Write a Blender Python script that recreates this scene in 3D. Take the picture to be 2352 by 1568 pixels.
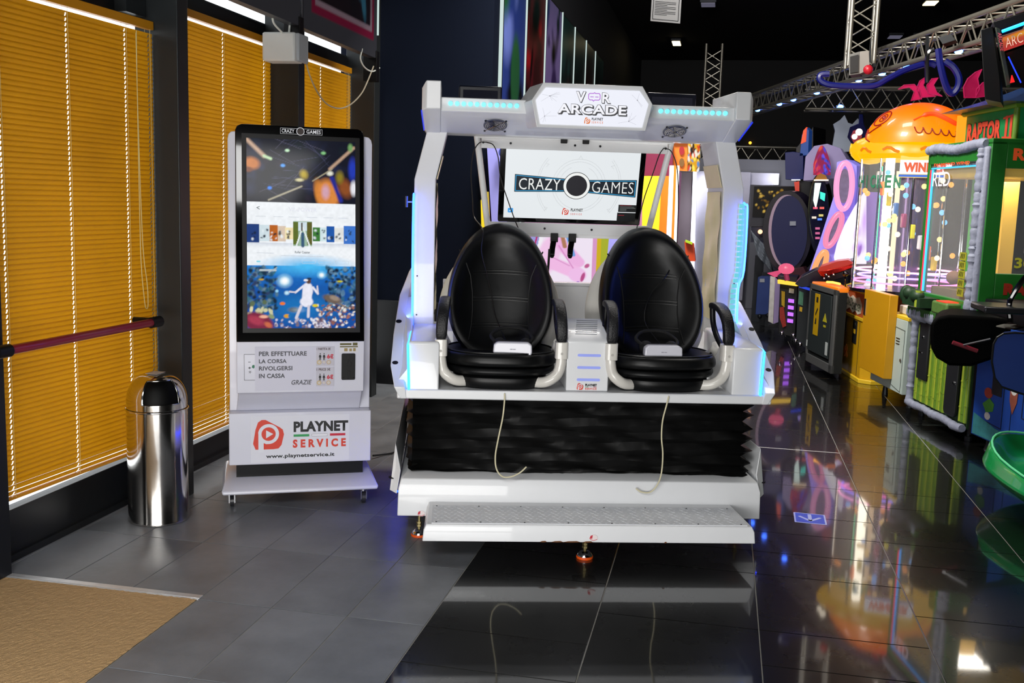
import bpy, math, random
import numpy as np
from mathutils import Vector, Matrix
random.seed(7); rng=np.random.default_rng(7)
for o in list(bpy.data.objects): bpy.data.objects.remove(o)
S=bpy.context.scene; C=S.collection
PI=math.pi; sin=math.sin; cos=math.cos; rad=math.radians
# ---------------------------------------------------------------- camera (lens fitted on the floor joints)
def cam_axes(p,r,y):
    f=Vector((sin(y)*cos(p),cos(y)*cos(p),-sin(p))); ri=Vector((cos(y),-sin(y),0)); d=f.cross(ri)
    return cos(r)*ri+sin(r)*d, -sin(r)*ri+cos(r)*d, f
EYE=Vector((0,0,1.556)); FPX=2347.0
CR,CD,CF=cam_axes(rad(7.95),rad(-1.735),rad(-11.45))
cd=bpy.data.cameras.new('camera'); cam=bpy.data.objects.new('camera',cd); C.objects.link(cam)
cam.matrix_world=Matrix(((CR.x,-CD.x,-CF.x,EYE.x),(CR.y,-CD.y,-CF.y,EYE.y),(CR.z,-CD.z,-CF.z,EYE.z),(0,0,0,1)))
cd.sensor_width=36; cd.lens=36*FPX/2352; cd.clip_start=.05; cd.clip_end=200
S.camera=cam
def ray(x,y): return CR*((x-1176)/FPX)+CD*((y-784)/FPX)+CF
def AY(x,y,Y): d=ray(x,y); return EYE+d*(Y/d.y)            # point of the place seen at (x, y), at depth Y
def AX(x,y,X): d=ray(x,y); return EYE+d*(X/d.x)
def AZ(x,y,Z=0.): d=ray(x,y); return EYE+d*((Z-EYE.z)/d.z)
# ---------------------------------------------------------------- world, lights, exposure
S.view_settings.view_transform='Standard'; S.view_settings.look='None'; S.view_settings.exposure=0.0; S.view_settings.gamma=1.0
S.view_settings.use_curve_mapping=False
w=bpy.data.worlds.new('daylight'); S.world=w; w.use_nodes=True
w.node_tree.nodes['Background'].inputs[0].default_value=(.93,.97,1,1); w.node_tree.nodes['Background'].inputs[1].default_value=2.6
def area(name,loc,tgt,sx,sy,power,col):
    l=bpy.data.lights.new(name,'AREA'); l.shape='RECTANGLE'; l.size=sx; l.size_y=sy; l.energy=power; l.color=col
    o=bpy.data.objects.new(name,l); C.objects.link(o); o.location=loc
    o.rotation_euler=(Vector(tgt)-Vector(loc)).to_track_quat('-Z','Y').to_euler(); return o
area('entrance_daylight',(-.75,.35,.48),(-.45,4.5,.38),2.6,.9,98,(1,.985,.96))
area('near_floor_fill',(-.9,.9,2.5),(-1.1,2.0,0.),2.0,.8,62,(.99,.985,.97))  # unseen fill hung low, added to brighten the floor near the camera
area('hall_fill_near',(.9,5.6,4.35),(1.5,8.6,.9),.9,.9,75,(1,.95,.86))  # unseen fill added to brighten the right-hand row, kept out of floor reflections
area('hall_fill_mid',(.4,8.6,4.4),(1.2,11.5,1.),.8,.8,60,(1,.93,.86))  # unseen fill added over the middle of the hall
area('hall_fill_left',(-.9,7.0,3.9),(1.35,8.9,.5),.8,.8,230,(1,.95,.88))  # unseen fill added to brighten machine fronts that face the aisle
area('hall_fill_far',(-.2,10.2,4.4),(.8,14.5,1.2),.8,.8,60,(.92,.9,1))  # unseen fill added for the far machines
# ---------------------------------------------------------------- materials
def lin(h):
    h=h.lstrip('#'); out=[]
    for i in (0,2,4):
        c=int(h[i:i+2],16)/255; out.append(c/12.92 if c<=.04045 else ((c+.055)/1.055)**2.4)
    return tuple(out)
MATS={}
def mat(name,col='#888888',rough=.5,metal=0.,em=0.,emc=None,var=.08,scale=9.,bump=0.,bscale=60.,trans=0.,coat=0.,ior=1.45,alpha=1.,spec=.5):
    if name in MATS: return MATS[name]
    m=bpy.data.materials.new(name); m.use_nodes=True; nt=m.node_tree; b=nt.nodes['Principled BSDF']
    c=lin(col) if isinstance(col,str) else col
    tc=nt.nodes.new('ShaderNodeTexCoord')
    if var>0:
        n=nt.nodes.new('ShaderNodeTexNoise'); n.inputs['Scale'].default_value=scale; n.inputs['Detail'].default_value=4
        nt.links.new(tc.outputs['Object'],n.inputs['Vector'])
        mx=nt.nodes.new('ShaderNodeMix'); mx.data_type='RGBA'
        mx.inputs[6].default_value=(*[x*(1-var) for x in c],1); mx.inputs[7].default_value=(*[min(1,x*(1+var)) for x in c],1)
        nt.links.new(n.outputs['Fac'],mx.inputs[0]); nt.links.new(mx.outputs[2],b.inputs['Base Color'])
    else: b.inputs['Base Color'].default_value=(*c,1)
    b.inputs['Roughness'].default_value=rough; b.inputs['Metallic'].default_value=metal; b.inputs['IOR'].default_value=ior
    b.inputs['Specular IOR Level'].default_value=spec
    b.inputs['Transmission Weight'].default_value=trans; b.inputs['Coat Weight'].default_value=coat; b.inputs['Alpha'].default_value=alpha
    if em>0:
        e=lin(emc) if emc else c; b.inputs['Emission Color'].default_value=(*e,1); b.inputs['Emission Strength'].default_value=em
    if bump>0:
        n2=nt.nodes.new('ShaderNodeTexNoise'); n2.inputs['Scale'].default_value=bscale; n2.inputs['Detail'].default_value=5
        nt.links.new(tc.outputs['Object'],n2.inputs['Vector'])
        bp=nt.nodes.new('ShaderNodeBump'); bp.inputs['Strength'].default_value=bump; bp.inputs['Distance'].default_value=.01
        nt.links.new(n2.outputs['Fac'],bp.inputs['Height']); nt.links.new(bp.outputs['Normal'],b.inputs['Normal'])
    MATS[name]=m; return m
def glow(name,col,em): # lamps, screens, LEDs
    return mat(name,'#101010',.3,em=em,emc=col,var=0)
def print_mat(name,em,rough=.5,diff=True):  # colours printed / shown on a flat thing, stored on its mesh
    if name in MATS: return MATS[name]
    m=bpy.data.materials.new(name); m.use_nodes=True; nt=m.node_tree; b=nt.nodes['Principled BSDF']
    a=nt.nodes.new('ShaderNodeAttribute'); a.attribute_name='Col'
    if diff: nt.links.new(a.outputs['Color'],b.inputs['Base Color'])
    else: b.inputs['Base Color'].default_value=(.01,.01,.01,1)
    b.inputs['Roughness'].default_value=rough; b.inputs['Specular IOR Level'].default_value=.25 if diff else .12
    if em>0: nt.links.new(a.outputs['Color'],b.inputs['Emission Color']); b.inputs['Emission Strength'].default_value=em
    MATS[name]=m; return m
WHITE=mat('white_painted_steel','#dfe1e4',.32,var=.03,coat=.3)
BLACK=mat('black_plastic','#08080a',.4,var=.1,spec=.3)
BLACKG=mat('black_gloss','#050506',.06,var=.05,coat=.5)
CHROME=mat('chrome','#d8d8dc',.08,1.,var=.03)
STEEL=mat('brushed_steel','#9a9aa0',.3,1.,var=.08)
DARKM=mat('dark_metal','#222529',.4,.6)
RUBBER=mat('rubber','#0a0a0b',.8)
# ---------------------------------------------------------------- objects
def put(o,label=None,cat=None,group=None,kind=None):
    if label: o['label']=label
    if cat: o['category']=cat
    if group: o['group']=group
    if kind: o['kind']=kind
    return o
def thing(name,label,cat,loc=(0,0,0),ang=0.,group=None):
    o=bpy.data.objects.new(name,None); C.objects.link(o); o.location=loc; o.rotation_euler=(0,0,rad(ang)); o.empty_display_size=.1
    return put(o,label,cat,group)
class B:
    def __init__(s): s.v=[]; s.f=[]
    def add(s,vs,fs):
        n=len(s.v); s.v+= [tuple(p) for p in vs]; s.f+=[tuple(i+n for i in f) for f in fs]; return s
    def box(s,x0,x1,y0,y1,z0,z1):
        v=[(x,y,z) for z in (z0,z1) for y in (y0,y1) for x in (x0,x1)]
        return s.add(v,[(0,2,3,1),(4,5,7,6),(0,1,5,4),(2,6,7,3),(0,4,6,2),(1,3,7,5)])
    def loft(s,rings,cap=True,close=False):
        n=len(rings[0]); vs=[p for r in rings for p in r]; fs=[]
        m=len(rings)
        for k in range(m if close else m-1):
            a=k*n; b=((k+1)%m)*n
            for i in range(n): fs.append((a+i,a+(i+1)%n,b+(i+1)%n,b+i))
        if cap and not close: fs.append(tuple(range(n-1,-1,-1))); fs.append(tuple(range((m-1)*n,m*n)))
        return s.add(vs,fs)
    def prism(s,poly,a,b,ax='y'):
        def P(p,h): return (p[0],h,p[1]) if ax=='y' else ((h,p[0],p[1]) if ax=='x' else (p[0],p[1],h))
        return s.loft([[P(p,a) for p in poly],[P(p,b) for p in poly]])
    def tube(s,path,r,n=8,cap=True,close=False):
        path=[Vector(p) for p in path]; R=r if isinstance(r,(list,tuple)) else [r]*len(path); rings=[]; pn=None
        for i,p in enumerate(path):
            if close: t=path[(i+1)%len(path)]-path[i-1]
            else: t=path[min(i+1,len(path)-1)]-path[max(i-1,0)]
            t.normalize()
            if pn is None:
                a=Vector((0,0,1)) if abs(t.z)<.9 else Vector((1,0,0)); pn=(a-t*a.dot(t)).normalized()
            else: pn=(pn-t*pn.dot(t)).normalized()
            q=t.cross(pn); rings.append([tuple(p+R[i]*(cos(2*PI*k/n)*pn+sin(2*PI*k/n)*q)) for k in range(n)])
        return s.loft(rings,cap,close)
    def bar(s,path,w,h,up=(0,0,1)):  # rectangular section
        path=[Vector(p) for p in path]; rings=[]
        for i,p in enumerate(path):
            t=(path[min(i+1,len(path)-1)]-path[max(i-1,0)]).normalized(); u=Vector(up); u=(u-t*u.dot(t)).normalized(); q=t.cross(u)
            rings.append([tuple(p+a*q*w/2+b*u*h/2) for a,b in ((-1,-1),(1,-1),(1,1),(-1,1))])
        return s.loft(rings)
    def lathe(s,prof,c=(0,0,0),n=24,sx=1.,sy=1.,e=2.):
        rings=[]
        for r,zz in prof:
            ring=[]
            for k in range(n):
                a=2*PI*k/n; ca,sa=cos(a),sin(a)
                ring.append((c[0]+sx*r*math.copysign(abs(ca)**(2/e),ca),c[1]+sy*r*math.copysign(abs(sa)**(2/e),sa),c[2]+zz))
            rings.append(ring)
        return s.loft(rings)
    def ball(s,c,rx,ry=None,rz=None,n=14,m=8):
        ry=rx if ry is None else ry; rz=rx if rz is None else rz; rings=[]
        for j in range(m+1):
            a=-PI/2+PI*(j if 0<j<m else (0.02 if j==0 else m-.02))/m
            rings.append([(c[0]+rx*cos(a)*cos(2*PI*k/n),c[1]+ry*cos(a)*sin(2*PI*k/n),c[2]+rz*sin(a)) for k in range(n)])
        return s.loft(rings)
    def disc(s,c,r,nrm,h=.002,n=20,r2=None):
        nrm=Vector(nrm).normalized(); return s.tube([Vector(c)-nrm*h/2,Vector(c)+nrm*h/2],[r,r2 or r],n)
    def obj(s,name,m,parent=None,smooth=False,bev=0,sub=0,label=None,kind=None,seg=2,loc=None,solid=0):
        me=bpy.data.meshes.new(name); me.from_pydata(s.v,[],s.f); me.update()
        o=bpy.data.objects.new(name,me); C.objects.link(o); me.materials.append(m)
        if parent: o.parent=parent
        if loc: o.location=loc
        if smooth:
            me.polygons.foreach_set('use_smooth',[True]*len(me.polygons)); me.set_sharp_from_angle(angle=rad(40))
        if solid: mo=o.modifiers.new('s','SOLIDIFY'); mo.thickness=solid
        if bev:
            mo=o.modifiers.new('b','BEVEL'); mo.width=bev; mo.segments=seg; mo.limit_method='ANGLE'; mo.angle_limit=rad(35)
            mo.harden_normals=False
            me.polygons.foreach_set('use_smooth',[True]*len(me.polygons)); me.set_sharp_from_angle(angle=rad(40))
        if sub: mo=o.modifiers.new('u','SUBSURF'); mo.levels=sub; mo.render_levels=sub
        if label: o['label']=label
        if kind: o['kind']=kind
        return o
def rrect(x0,x1,y0,y1,r,n=5):
    out=[]
    for cx,cy,a in ((x1-r,y0+r,-90),(x1-r,y1-r,0),(x0+r,y1-r,90),(x0+r,y0+r,180)):
        for k in range(n+1): t=rad(a+90*k/n); out.append((cx+r*cos(t),cy+r*sin(t)))
    return out
def circ(cx,cy,r,n=28,ry=None): return [(cx+r*cos(2*PI*k/n),cy+(ry or r)*sin(2*PI*k/n)) for k in range(n)]
def catmull(pts,n=6):
    P=[Vector(p) for p in pts]; P=[2*P[0]-P[1]]+P+[2*P[-1]-P[-2]]; out=[]
    for i in range(1,len(P)-2):
        for k in range(n):
            t=k/n; a,b,c,d=P[i-1],P[i],P[i+1],P[i+2]
            out.append(.5*((2*b)+(-a+c)*t+(2*a-5*b+4*c-d)*t*t+(-a+3*b-3*c+d)*t**3))
    out.append(P[-2]); return out
class Pl:   # a flat face: origin, direction to the right, direction up; third coordinate = proud of the face
    def __init__(s,o,r,u): s.o=Vector(o); s.r=Vector(r).normalized(); s.u=Vector(u).normalized(); s.n=s.r.cross(s.u)
    def __call__(s,a,b,c=0.): return s.o+s.r*a+s.u*b+s.n*c
    def poly(s,bb,pts,c0=0.,c1=.001): return bb.loft([[tuple(s(a,b,c0)) for a,b in pts],[tuple(s(a,b,c1)) for a,b in pts]])
    def line(s,bb,pts,w,c0=0.,c1=.001,close=False):
        n=len(pts)
        for i in range(n if close else n-1):
            a=Vector(pts[i]); b=Vector(pts[(i+1)%n]); d=(b-a)
            if d.length<1e-6: continue
            d.normalize(); q=Vector((-d.y,d.x))*w/2; e=d*w*.25
            s.poly(bb,[tuple(a-q-e),tuple(b-q+e),tuple(b+q+e),tuple(a+q-e)],c0,c1)
        return bb
def text(pl,txt,x0,x1,y0,y1,m,name='lettering',parent=None,bold=.03,c=.001,shear=0.,ext=.0006,label=None,keep=False):
    cu=bpy.data.curves.new('t','FONT'); cu.body=txt; cu.size=1; cu.offset=bold; cu.resolution_u=3; cu.shear=shear; cu.space_character=1.04
    to=bpy.data.objects.new('t',cu); C.objects.link(to); dg=bpy.context.evaluated_depsgraph_get(); me=bpy.data.meshes.new_from_object(to.evaluated_get(dg))
    bpy.data.objects.remove(to); bpy.data.curves.remove(cu)
    n=len(me.vertices); a=np.empty(n*3); me.vertices.foreach_get('co',a); a=a.reshape(-1,3); lo=a[:,:2].min(0); hi=a[:,:2].max(0)
    sx=(x1-x0)/max(hi[0]-lo[0],1e-6); sy=(y1-y0)/max(hi[1]-lo[1],1e-6)
    if keep: sx=sy=min(sx,sy)
    q=np.empty((n,3)); X=x0+(a[:,0]-lo[0])*sx; Y=y0+(a[:,1]-lo[1])*sy
    for k in range(3): q[:,k]=pl.o[k]+pl.r[k]*X+pl.u[k]*Y+pl.n[k]*c
    me.vertices.foreach_set('co',q.ravel()); me.materials.clear(); me.materials.append(m); me.update(); me.name=name
    o=bpy.data.objects.new(name,me); C.objects.link(o)
    if parent: o.parent=parent
    if label: o['label']=label
    return o
class Can:   # a picture shown on a flat print or screen, painted in numbers
    def __init__(s,w,h,bg,asp=1.):
        s.w,s.h=w,h; s.a=np.ones((h,w,3))*np.array(lin(bg)); s.asp=asp
        s.X,s.Y=np.meshgrid((np.arange(w)+.5)/w*asp,(np.arange(h)+.5)/h)
    def mix(s,k,col): k=np.clip(k,0,1)[...,None]; s.a=s.a*(1-k)+np.array(lin(col) if isinstance(col,str) else col)*k; return s
    def ell(s,cx,cy,rx,ry,col,soft=.1,rot=0.,op=1.):
        dx=s.X-cx; dy=s.Y-cy; c,q=cos(rad(rot)),sin(rad(rot)); d=np.sqrt(((dx*c+dy*q)/rx)**2+((-dx*q+dy*c)/ry)**2)
        return s.mix(op*(1-d)/soft+.0,col)
    def seg(s,x0,y0,x1,y1,wd,col,soft=.3,op=1.):
        dx,dy=x1-x0,y1-y0; L=dx*dx+dy*dy+1e-9; t=np.clip(((s.X-x0)*dx+(s.Y-y0)*dy)/L,0,1)
        d=np.hypot(s.X-x0-t*dx,s.Y-y0-t*dy)/wd; return s.mix(op*(1-d)/soft,col)
    def rect(s,x0,x1,y0,y1,col,op=1.): return s.mix(op*((s.X>=x0)&(s.X<=x1)&(s.Y>=y0)&(s.Y<=y1)),col)
    def grad(s,y0,y1,col,x0=-9,x1=9): return s.mix(np.clip((s.Y-y0)/(y1-y0),0,1)*((s.X>=x0)&(s.X<=x1)),col)
    def noise(s,amt,cell=4):
        g=rng.random((s.h//cell+3,s.w//cell+3)); yy=np.arange(s.h)/cell; xx=np.arange(s.w)/cell; yi=yy.astype(int); xi=xx.astype(int)
        fy=(yy-yi)[:,None]; fx=(xx-xi)[None]; v=(g[yi][:,xi]*(1-fy)*(1-fx)+g[yi+1][:,xi]*fy*(1-fx)+g[yi][:,xi+1]*(1-fy)*fx+g[yi+1][:,xi+1]*fy*fx)
        s.a=np.clip(s.a*(1+amt*(v-.5)*2)[...,None],0,1.2); return s
    def blobs(s,n,cols,x0,x1,y0,y1,r0,r1,soft=.4,op=1.,flat=1.):
        for _ in range(n): s.ell(random.uniform(x0,x1),random.uniform(y0,y1),random.uniform(r0,r1),random.uniform(r0,r1)*flat,random.choice(cols),soft,random.uniform(0,180),op)
        return s
    def obj(s,name,pl,x0,x1,y0,y1,m,parent=None,c=.001,label=None,fn=None):
        w,h=s.w,s.h; i=np.arange(w)/(w-1); j=np.arange(h)/(h-1); I,J=np.meshgrid(i,j); A=x0+I*(x1-x0); Bq=y0+J*(y1-y0)
        if fn: q=fn(I,J)
        else: q=np.stack([pl.o[k]+pl.r[k]*A+pl.u[k]*Bq+pl.n[k]*c for k in range(3)],-1)
        q=q.reshape(-1,3); idx=np.arange(w*h).reshape(h,w)
        f=np.stack([idx[:-1,:-1],idx[:-1,1:],idx[1:,1:],idx[1:,:-1]],-1).reshape(-1,4)
        me=bpy.data.meshes.new(name); me.vertices.add(len(q)); me.vertices.foreach_set('co',q.astype(np.float32).ravel())
        me.loops.add(f.size); me.loops.foreach_set('vertex_index',f.astype(np.int32).ravel()); me.polygons.add(len(f))
        me.polygons.foreach_set('loop_start',(np.arange(len(f))*4).astype(np.int32)); me.update(calc_edges=True)
        at=me.color_attributes.new('Col','FLOAT_COLOR','POINT'); cc=np.ones((w*h,4),np.float32); cc[:,:3]=s.a.reshape(-1,3); at.data.foreach_set('color',cc.ravel())
        me.materials.append(m); o=bpy.data.objects.new(name,me); C.objects.link(o)
        if parent: o.parent=parent
        if label: o['label']=label
        return o
def copytree(o,parent=None):
    c=o.copy(); C.objects.link(c)
    if parent: c.parent=parent
    for ch in list(o.children): copytree(ch,c)
    return c
# ================================================================ the setting
GROUT=mat('grout','#84827c',.7,var=.2,scale=30)
def tile_mat(name,col,rough,var,bump,spec,rv=0.,coat=0.):
    m=mat(name,col,rough,var=0,spec=spec); nt=m.node_tree; b=nt.nodes['Principled BSDF']; ge=nt.nodes.new('ShaderNodeNewGeometry')
    oi=nt.nodes.new('ShaderNodeObjectInfo'); n=nt.nodes.new('ShaderNodeTexNoise'); n.inputs['Scale'].default_value=2.6; n.inputs['Detail'].default_value=7; n.inputs['Roughness'].default_value=.6
    n.noise_dimensions='4D'; nt.links.new(ge.outputs['Position'],n.inputs['Vector'])
    ml=nt.nodes.new('ShaderNodeMath'); ml.operation='MULTIPLY'; ml.inputs[1].default_value=9; nt.links.new(oi.outputs['Random'],ml.inputs[0]); nt.links.new(ml.outputs[0],n.inputs['W'])
    r=nt.nodes.new('ShaderNodeValToRGB'); c=lin(col); r.color_ramp.elements[0].position=.3; r.color_ramp.elements[1].position=.72
    r.color_ramp.elements[0].color=(*[x*(1-var) for x in c],1); r.color_ramp.elements[1].color=(*[x*(1+var) for x in c],1)
    nt.links.new(n.outputs['Fac'],r.inputs[0]); nt.links.new(r.outputs[0],b.inputs['Base Color'])
    mr=nt.nodes.new('ShaderNodeMapRange'); mr.inputs['To Min'].default_value=rough*(1-rv); mr.inputs['To Max'].default_value=rough*(1+rv); nt.links.new(n.outputs['Fac'],mr.inputs['Value']); nt.links.new(mr.outputs[0],b.inputs['Roughness'])
    if coat: b.inputs['Coat Weight'].default_value=coat; b.inputs['Coat Roughness'].default_value=.045; b.inputs['Coat IOR'].default_value=1.55
    if bump:
        n2=nt.nodes.new('ShaderNodeTexNoise'); n2.inputs['Scale'].default_value=22; n2.inputs['Detail'].default_value=8; nt.links.new(ge.outputs['Position'],n2.inputs['Vector'])
        bp=nt.nodes.new('ShaderNodeBump'); bp.inputs['Strength'].default_value=bump; bp.inputs['Distance'].default_value=.004; nt.links.new(n2.outputs['Fac'],bp.inputs['Height']); nt.links.new(bp.outputs['Normal'],b.inputs['Normal'])
    return m
SLATE=tile_mat('honed_slate_tile','#6b6e73',.40,.35,.22,.5,.18)
GLOSS=tile_mat('polished_black_tile','#090909',.28,.3,0,.32,.3,.85)
floor=B().box(-2.92,9,-4,26,-.03,-.0025).obj('floor',GROUT,kind='structure')
def tilemesh(w,d,m,g=.0019,ch=.0012):
    b=B(); h=.0
    r0=[(g,g,-.006),(w-g,g,-.006),(w-g,d-g,-.006),(g,d-g,-.006)]
    r1=[(g,g,-ch),(w-g,g,-ch),(w-g,d-g,-ch),(g,d-g,-ch)]
    e=g+ch; r2=[(e,e,0),(w-e,e,0),(w-e,d-e,0),(e,d-e,0)]
    o=b.loft([r0,r1,r2],cap=True).obj('floor_tile',m); me=o.data; bpy.data.objects.remove(o); return me
TM=tilemesh(.301,.593,SLATE); TG={1:tilemesh(.6,.2985,GLOSS),2:tilemesh(.6,.597,GLOSS)}
def tile(me,x,y):
    o=bpy.data.objects.new('floor_tile',me); C.objects.link(o); o.parent=floor; o.location=(x,y,0)
for i in range(7):
    x=-.988-.301*(i+1)
    for j in range(-3,8):
        y=3.430+.593*j
        if i>=3 and j<0: continue
        tile(TM,x,y)
FIX={0:[-1,0,2,3,5],1:[-1,1,3,4,6],2:[-3,-2,0,1,3,4,5],3:[-2,0,2,4,5]}
for i in range(7):
    x=-.988+.6*i; ks=FIX.get(i,[0,2,3])[:]
    while ks[-1]<22: ks.append(ks[-1]+random.choice((1,2,2)))
    while ks[0]>-6: ks.insert(0,ks[0]-random.choice((1,2)))
    for a,b_ in zip(ks,ks[1:]):
        y=3.43+.2985*a
        if x>.29*y+1.2: continue
        tile(TG[b_-a],x,y)
fb=B()
for i in range(14):
    for j in range(16):
        x=-2.19+.6*i; y=10.1+.95*j; fb.box(x+.002,x+.598,y+.002,y+.948,-.006,-.0002)
fb.obj('distant_tiles',GLOSS,floor,kind='stuff')
# coir mat sunk at the entrance, with its metal edge
MATM=mat('coir_fibre','#c4a070',.95,var=.16,scale=240,bump=.8,bscale=380)
n=150; q=np.stack(np.meshgrid(np.linspace(-3.0,-1.895,n),np.linspace(1.6,3.428,n)),-1).reshape(-1,2)
b=B(); b.v=[(x,y,.0005+random.uniform(-.0011,.0011)) for x,y in q]
b.f=[(j*n+i,j*n+i+1,(j+1)*n+i+1,(j+1)*n+i) for j in range(n-1) for i in range(n-1)]
o=b.obj('doormat',MATM); put(o,'brown coir entrance mat sunk into the grey floor tiles at the lower left','mat')
B().box(-3.0,-1.89,3.436,3.468,-.01,.003).box(-3.0,-1.89,3.428,3.436,-.02,.0015).obj('trim_1',mat('aluminium_edge','#c9cbcd',.35,.6,var=.25,scale=25),kind='structure',bev=.001)
# ---- left wall: dark aluminium window wall
FRM=mat('anthracite_aluminium','#17191c',.42,.3,var=.1); FRM2=mat('dark_grey_aluminium','#2e3234',.38,.4,var=.08)
XB=-2.79
Yc=[(4.59,4.69),(6.02,6.11),(7.41,7.53)]   # projecting columns
b=B().box(-2.89,-2.83,-1.2,4.65,0,.215).box(-2.89,-2.83,4.65,8.0,0,.142)
b.box(-2.90,-2.82,-1.2,4.65,2.335,2.60); b.box(-2.90,-2.82,4.65,8.0,2.475,2.565); b.box(-3.1,-2.83,-1.2,8.,3.35,4.5)
b.box(-3.1,-2.83,-1.2,3.30,0,4.5)
b.obj('wall_left',FRM,kind='structure',bev=.003)
B().box(-2.9,-2.81,3.4,8.0,.0,.03).obj('baseboard_left',FRM,kind='structure')
for i,(a,c) in enumerate(Yc): B().box(-2.825,-2.6,a,c,0,4.5).obj('trim_%d'%(i+2),FRM2,kind='structure',bev=.004)
B().box(-3.0,-2.725,3.30,3.465,0,4.5).obj('trim_5',FRM,kind='structure',bev=.004)
GLASS=mat('window_glass','#ffffff',.02,trans=1.,var=0,ior=1.45)
pans=[(3.25,4.80,2.36),(4.80,6.25,2.50),(6.25,7.9,2.50)]
for i,(a,c,zt) in enumerate(pans):
    z0_=.215 if i==0 else .142
    wdw=B().box(-2.885,-2.845,a,a+.02,z0_,zt).box(-2.885,-2.845,c-.02,c,z0_,zt).obj('window_%d'%(i+1),FRM,kind='structure')
    B().box(-2.872,-2.866,a+.01,c-.01,z0_-.03,zt).obj('pane',GLASS,wdw)
    w2=B().box(-2.885,-2.845,a,a+.02,2.57,3.35).box(-2.885,-2.845,c-.02,c,2.57,3.35).box(-2.89,-2.835,a,c,2.56,2.575).obj('window_%d'%(i+4),FRM2,kind='structure')
    B().box(-2.872,-2.866,a+.01,c-.01,2.57,3.35).obj('pane',GLASS,w2)
# ---- venetian blinds
def slat_material():
    m=bpy.data.materials.new('yellow_slat'); m.use_nodes=True; nt=m.node_tree; nt.nodes.clear(); o=nt.nodes.new('ShaderNodeOutputMaterial')
    t=nt.nodes.new('ShaderNodeBsdfTranslucent'); d=nt.nodes.new('ShaderNodeBsdfPrincipled'); x=nt.nodes.new('ShaderNodeMixShader')
    tc=nt.nodes.new('ShaderNodeNewGeometry'); n=nt.nodes.new('ShaderNodeTexNoise'); n.inputs['Scale'].default_value=1.1; n.inputs['Detail'].default_value=3; nt.links.new(tc.outputs['Position'],n.inputs['Vector'])
    r=nt.nodes.new('ShaderNodeValToRGB'); r.color_ramp.elements[0].position=.3; r.color_ramp.elements[1].position=.75; r.color_ramp.elements[0].color=(.36,.14,.002,1); r.color_ramp.elements[1].color=(.62,.27,.004,1)
    nt.links.new(n.outputs['Fac'],r.inputs[0]); nt.links.new(r.outputs[0],t.inputs['Color']); d.inputs['Base Color'].default_value=(.62,.32,.01,1); d.inputs['Roughness'].default_value=.45
    x.inputs[0].default_value=.42; nt.links.new(t.outputs[0],x.inputs[1]); nt.links.new(d.outputs[0],x.inputs[2]); nt.links.new(x.outputs[0],o.inputs[0]); return m
SLAT=slat_material(); CORD=mat('pale_cord','#d9c98c',.7); RAILY=mat('yellow_rail','#c8860c',.4)
def blind(x0,y0,x1,y1,zb,zt,npitch,cords,label):
    L=math.hypot(x1-x0,y1-y0); ang=math.degrees(math.atan2(y1-y0,x1-x0))
    r=thing('venetian_blind',label,'blind',(x0,y0,zb),ang,'yellow venetian blinds'); cu=[(c-y0)/(y1-y0)*L for c in cords]
    # slat: curved strip with the little cord holes cut out of its middle
    xs=sorted(set([0,L]+[min(max(c+s*.0035,0),L) for c in cu for s in (-1,1)])); sec=[]
    for k in range(5):
        t=(k/4-.5); yy=.0137*2*t; zz=.0036*(1-4*t*t); a=rad(180-74); sec.append((yy*cos(a)-zz*sin(a),yy*sin(a)+zz*cos(a)))
    b=B()
    for i in range(len(xs)-1):
        hole=any(abs((xs[i]+xs[i+1])/2-c)<.003 for c in cu)
        for k in range(4):
            if hole and k in (0,1,2): continue
            b.add([(xs[i],*sec[k]),(xs[i+1],*sec[k]),(xs[i+1],*sec[k+1]),(xs[i],*sec[k+1])],[(0,1,2,3)])
    s0=b.obj('slat',SLAT,r,smooth=True); pitch=(zt-zb-.056)/(npitch-1); me=s0.data
    for k in range(npitch):
        o=s0 if k==0 else bpy.data.objects.new('slat',me)
        if k: C.objects.link(o); o.parent=r
        o.location=(0,0,.026+pitch*k); o.rotation_euler=(rad(random.uniform(-2.5,2.5)+(14 if k<1 else 7 if k<3 else 0)),rad(random.uniform(-.05,.05)),0)
    # lowest slats sag a little unevenly
    B().box(0,L,-.012,.012,0,.012).obj('bottom_rail',RAILY,r,bev=.002)
    B().box(0,L,-.015,.015,zt-zb,zt-zb+.04).obj('head_rail',RAILY,r,bev=.002)
    for c in cu:
        B().tube([(c,-.014,.01),(c,-.014,zt-zb)],.0009,5).tube([(c,.014,.01),(c,.014,zt-zb)],.0009,5).obj('ladder_cord',CORD,r)
    return r
c1=[AX(x,y,-2.775).y for x,y in ((6.7,300),(153,294),(275,250))]
bl1=blind(-2.80,3.42,-2.735,4.585,.275,2.30,93,c1+[4.555],'wide yellow venetian blind on the nearest window, behind the red push bar')
bl2=blind(XB,4.80,XB,6.10,.195,2.44,98,[AX(509.8,102,XB).y,AX(604.7,122,XB).y,6.06,5.0],'yellow venetian blind on the second window, partly behind the ticket kiosk')
bl3=blind(XB,6.2,XB,7.40,.195,2.44,98,[AX(735,184,XB).y,AX(796,184,XB).y,7.35,6.5],'farthest yellow venetian blind, seen over the top of the ticket kiosk')
# chain of the first blind
pts=[AX(x,y,-2.70) for x,y in ((313,70),(316,250),(320,450),(324,600),(332,690),(336,708),(340,700),(338,650),(328,560),(318,300),(312,75))]
o=B().tube(catmull(pts,4),.0018,5).obj('blind_cord',CORD); put(o,'looped pale pull cord hanging at the right edge of the nearest blind','cord')
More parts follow.
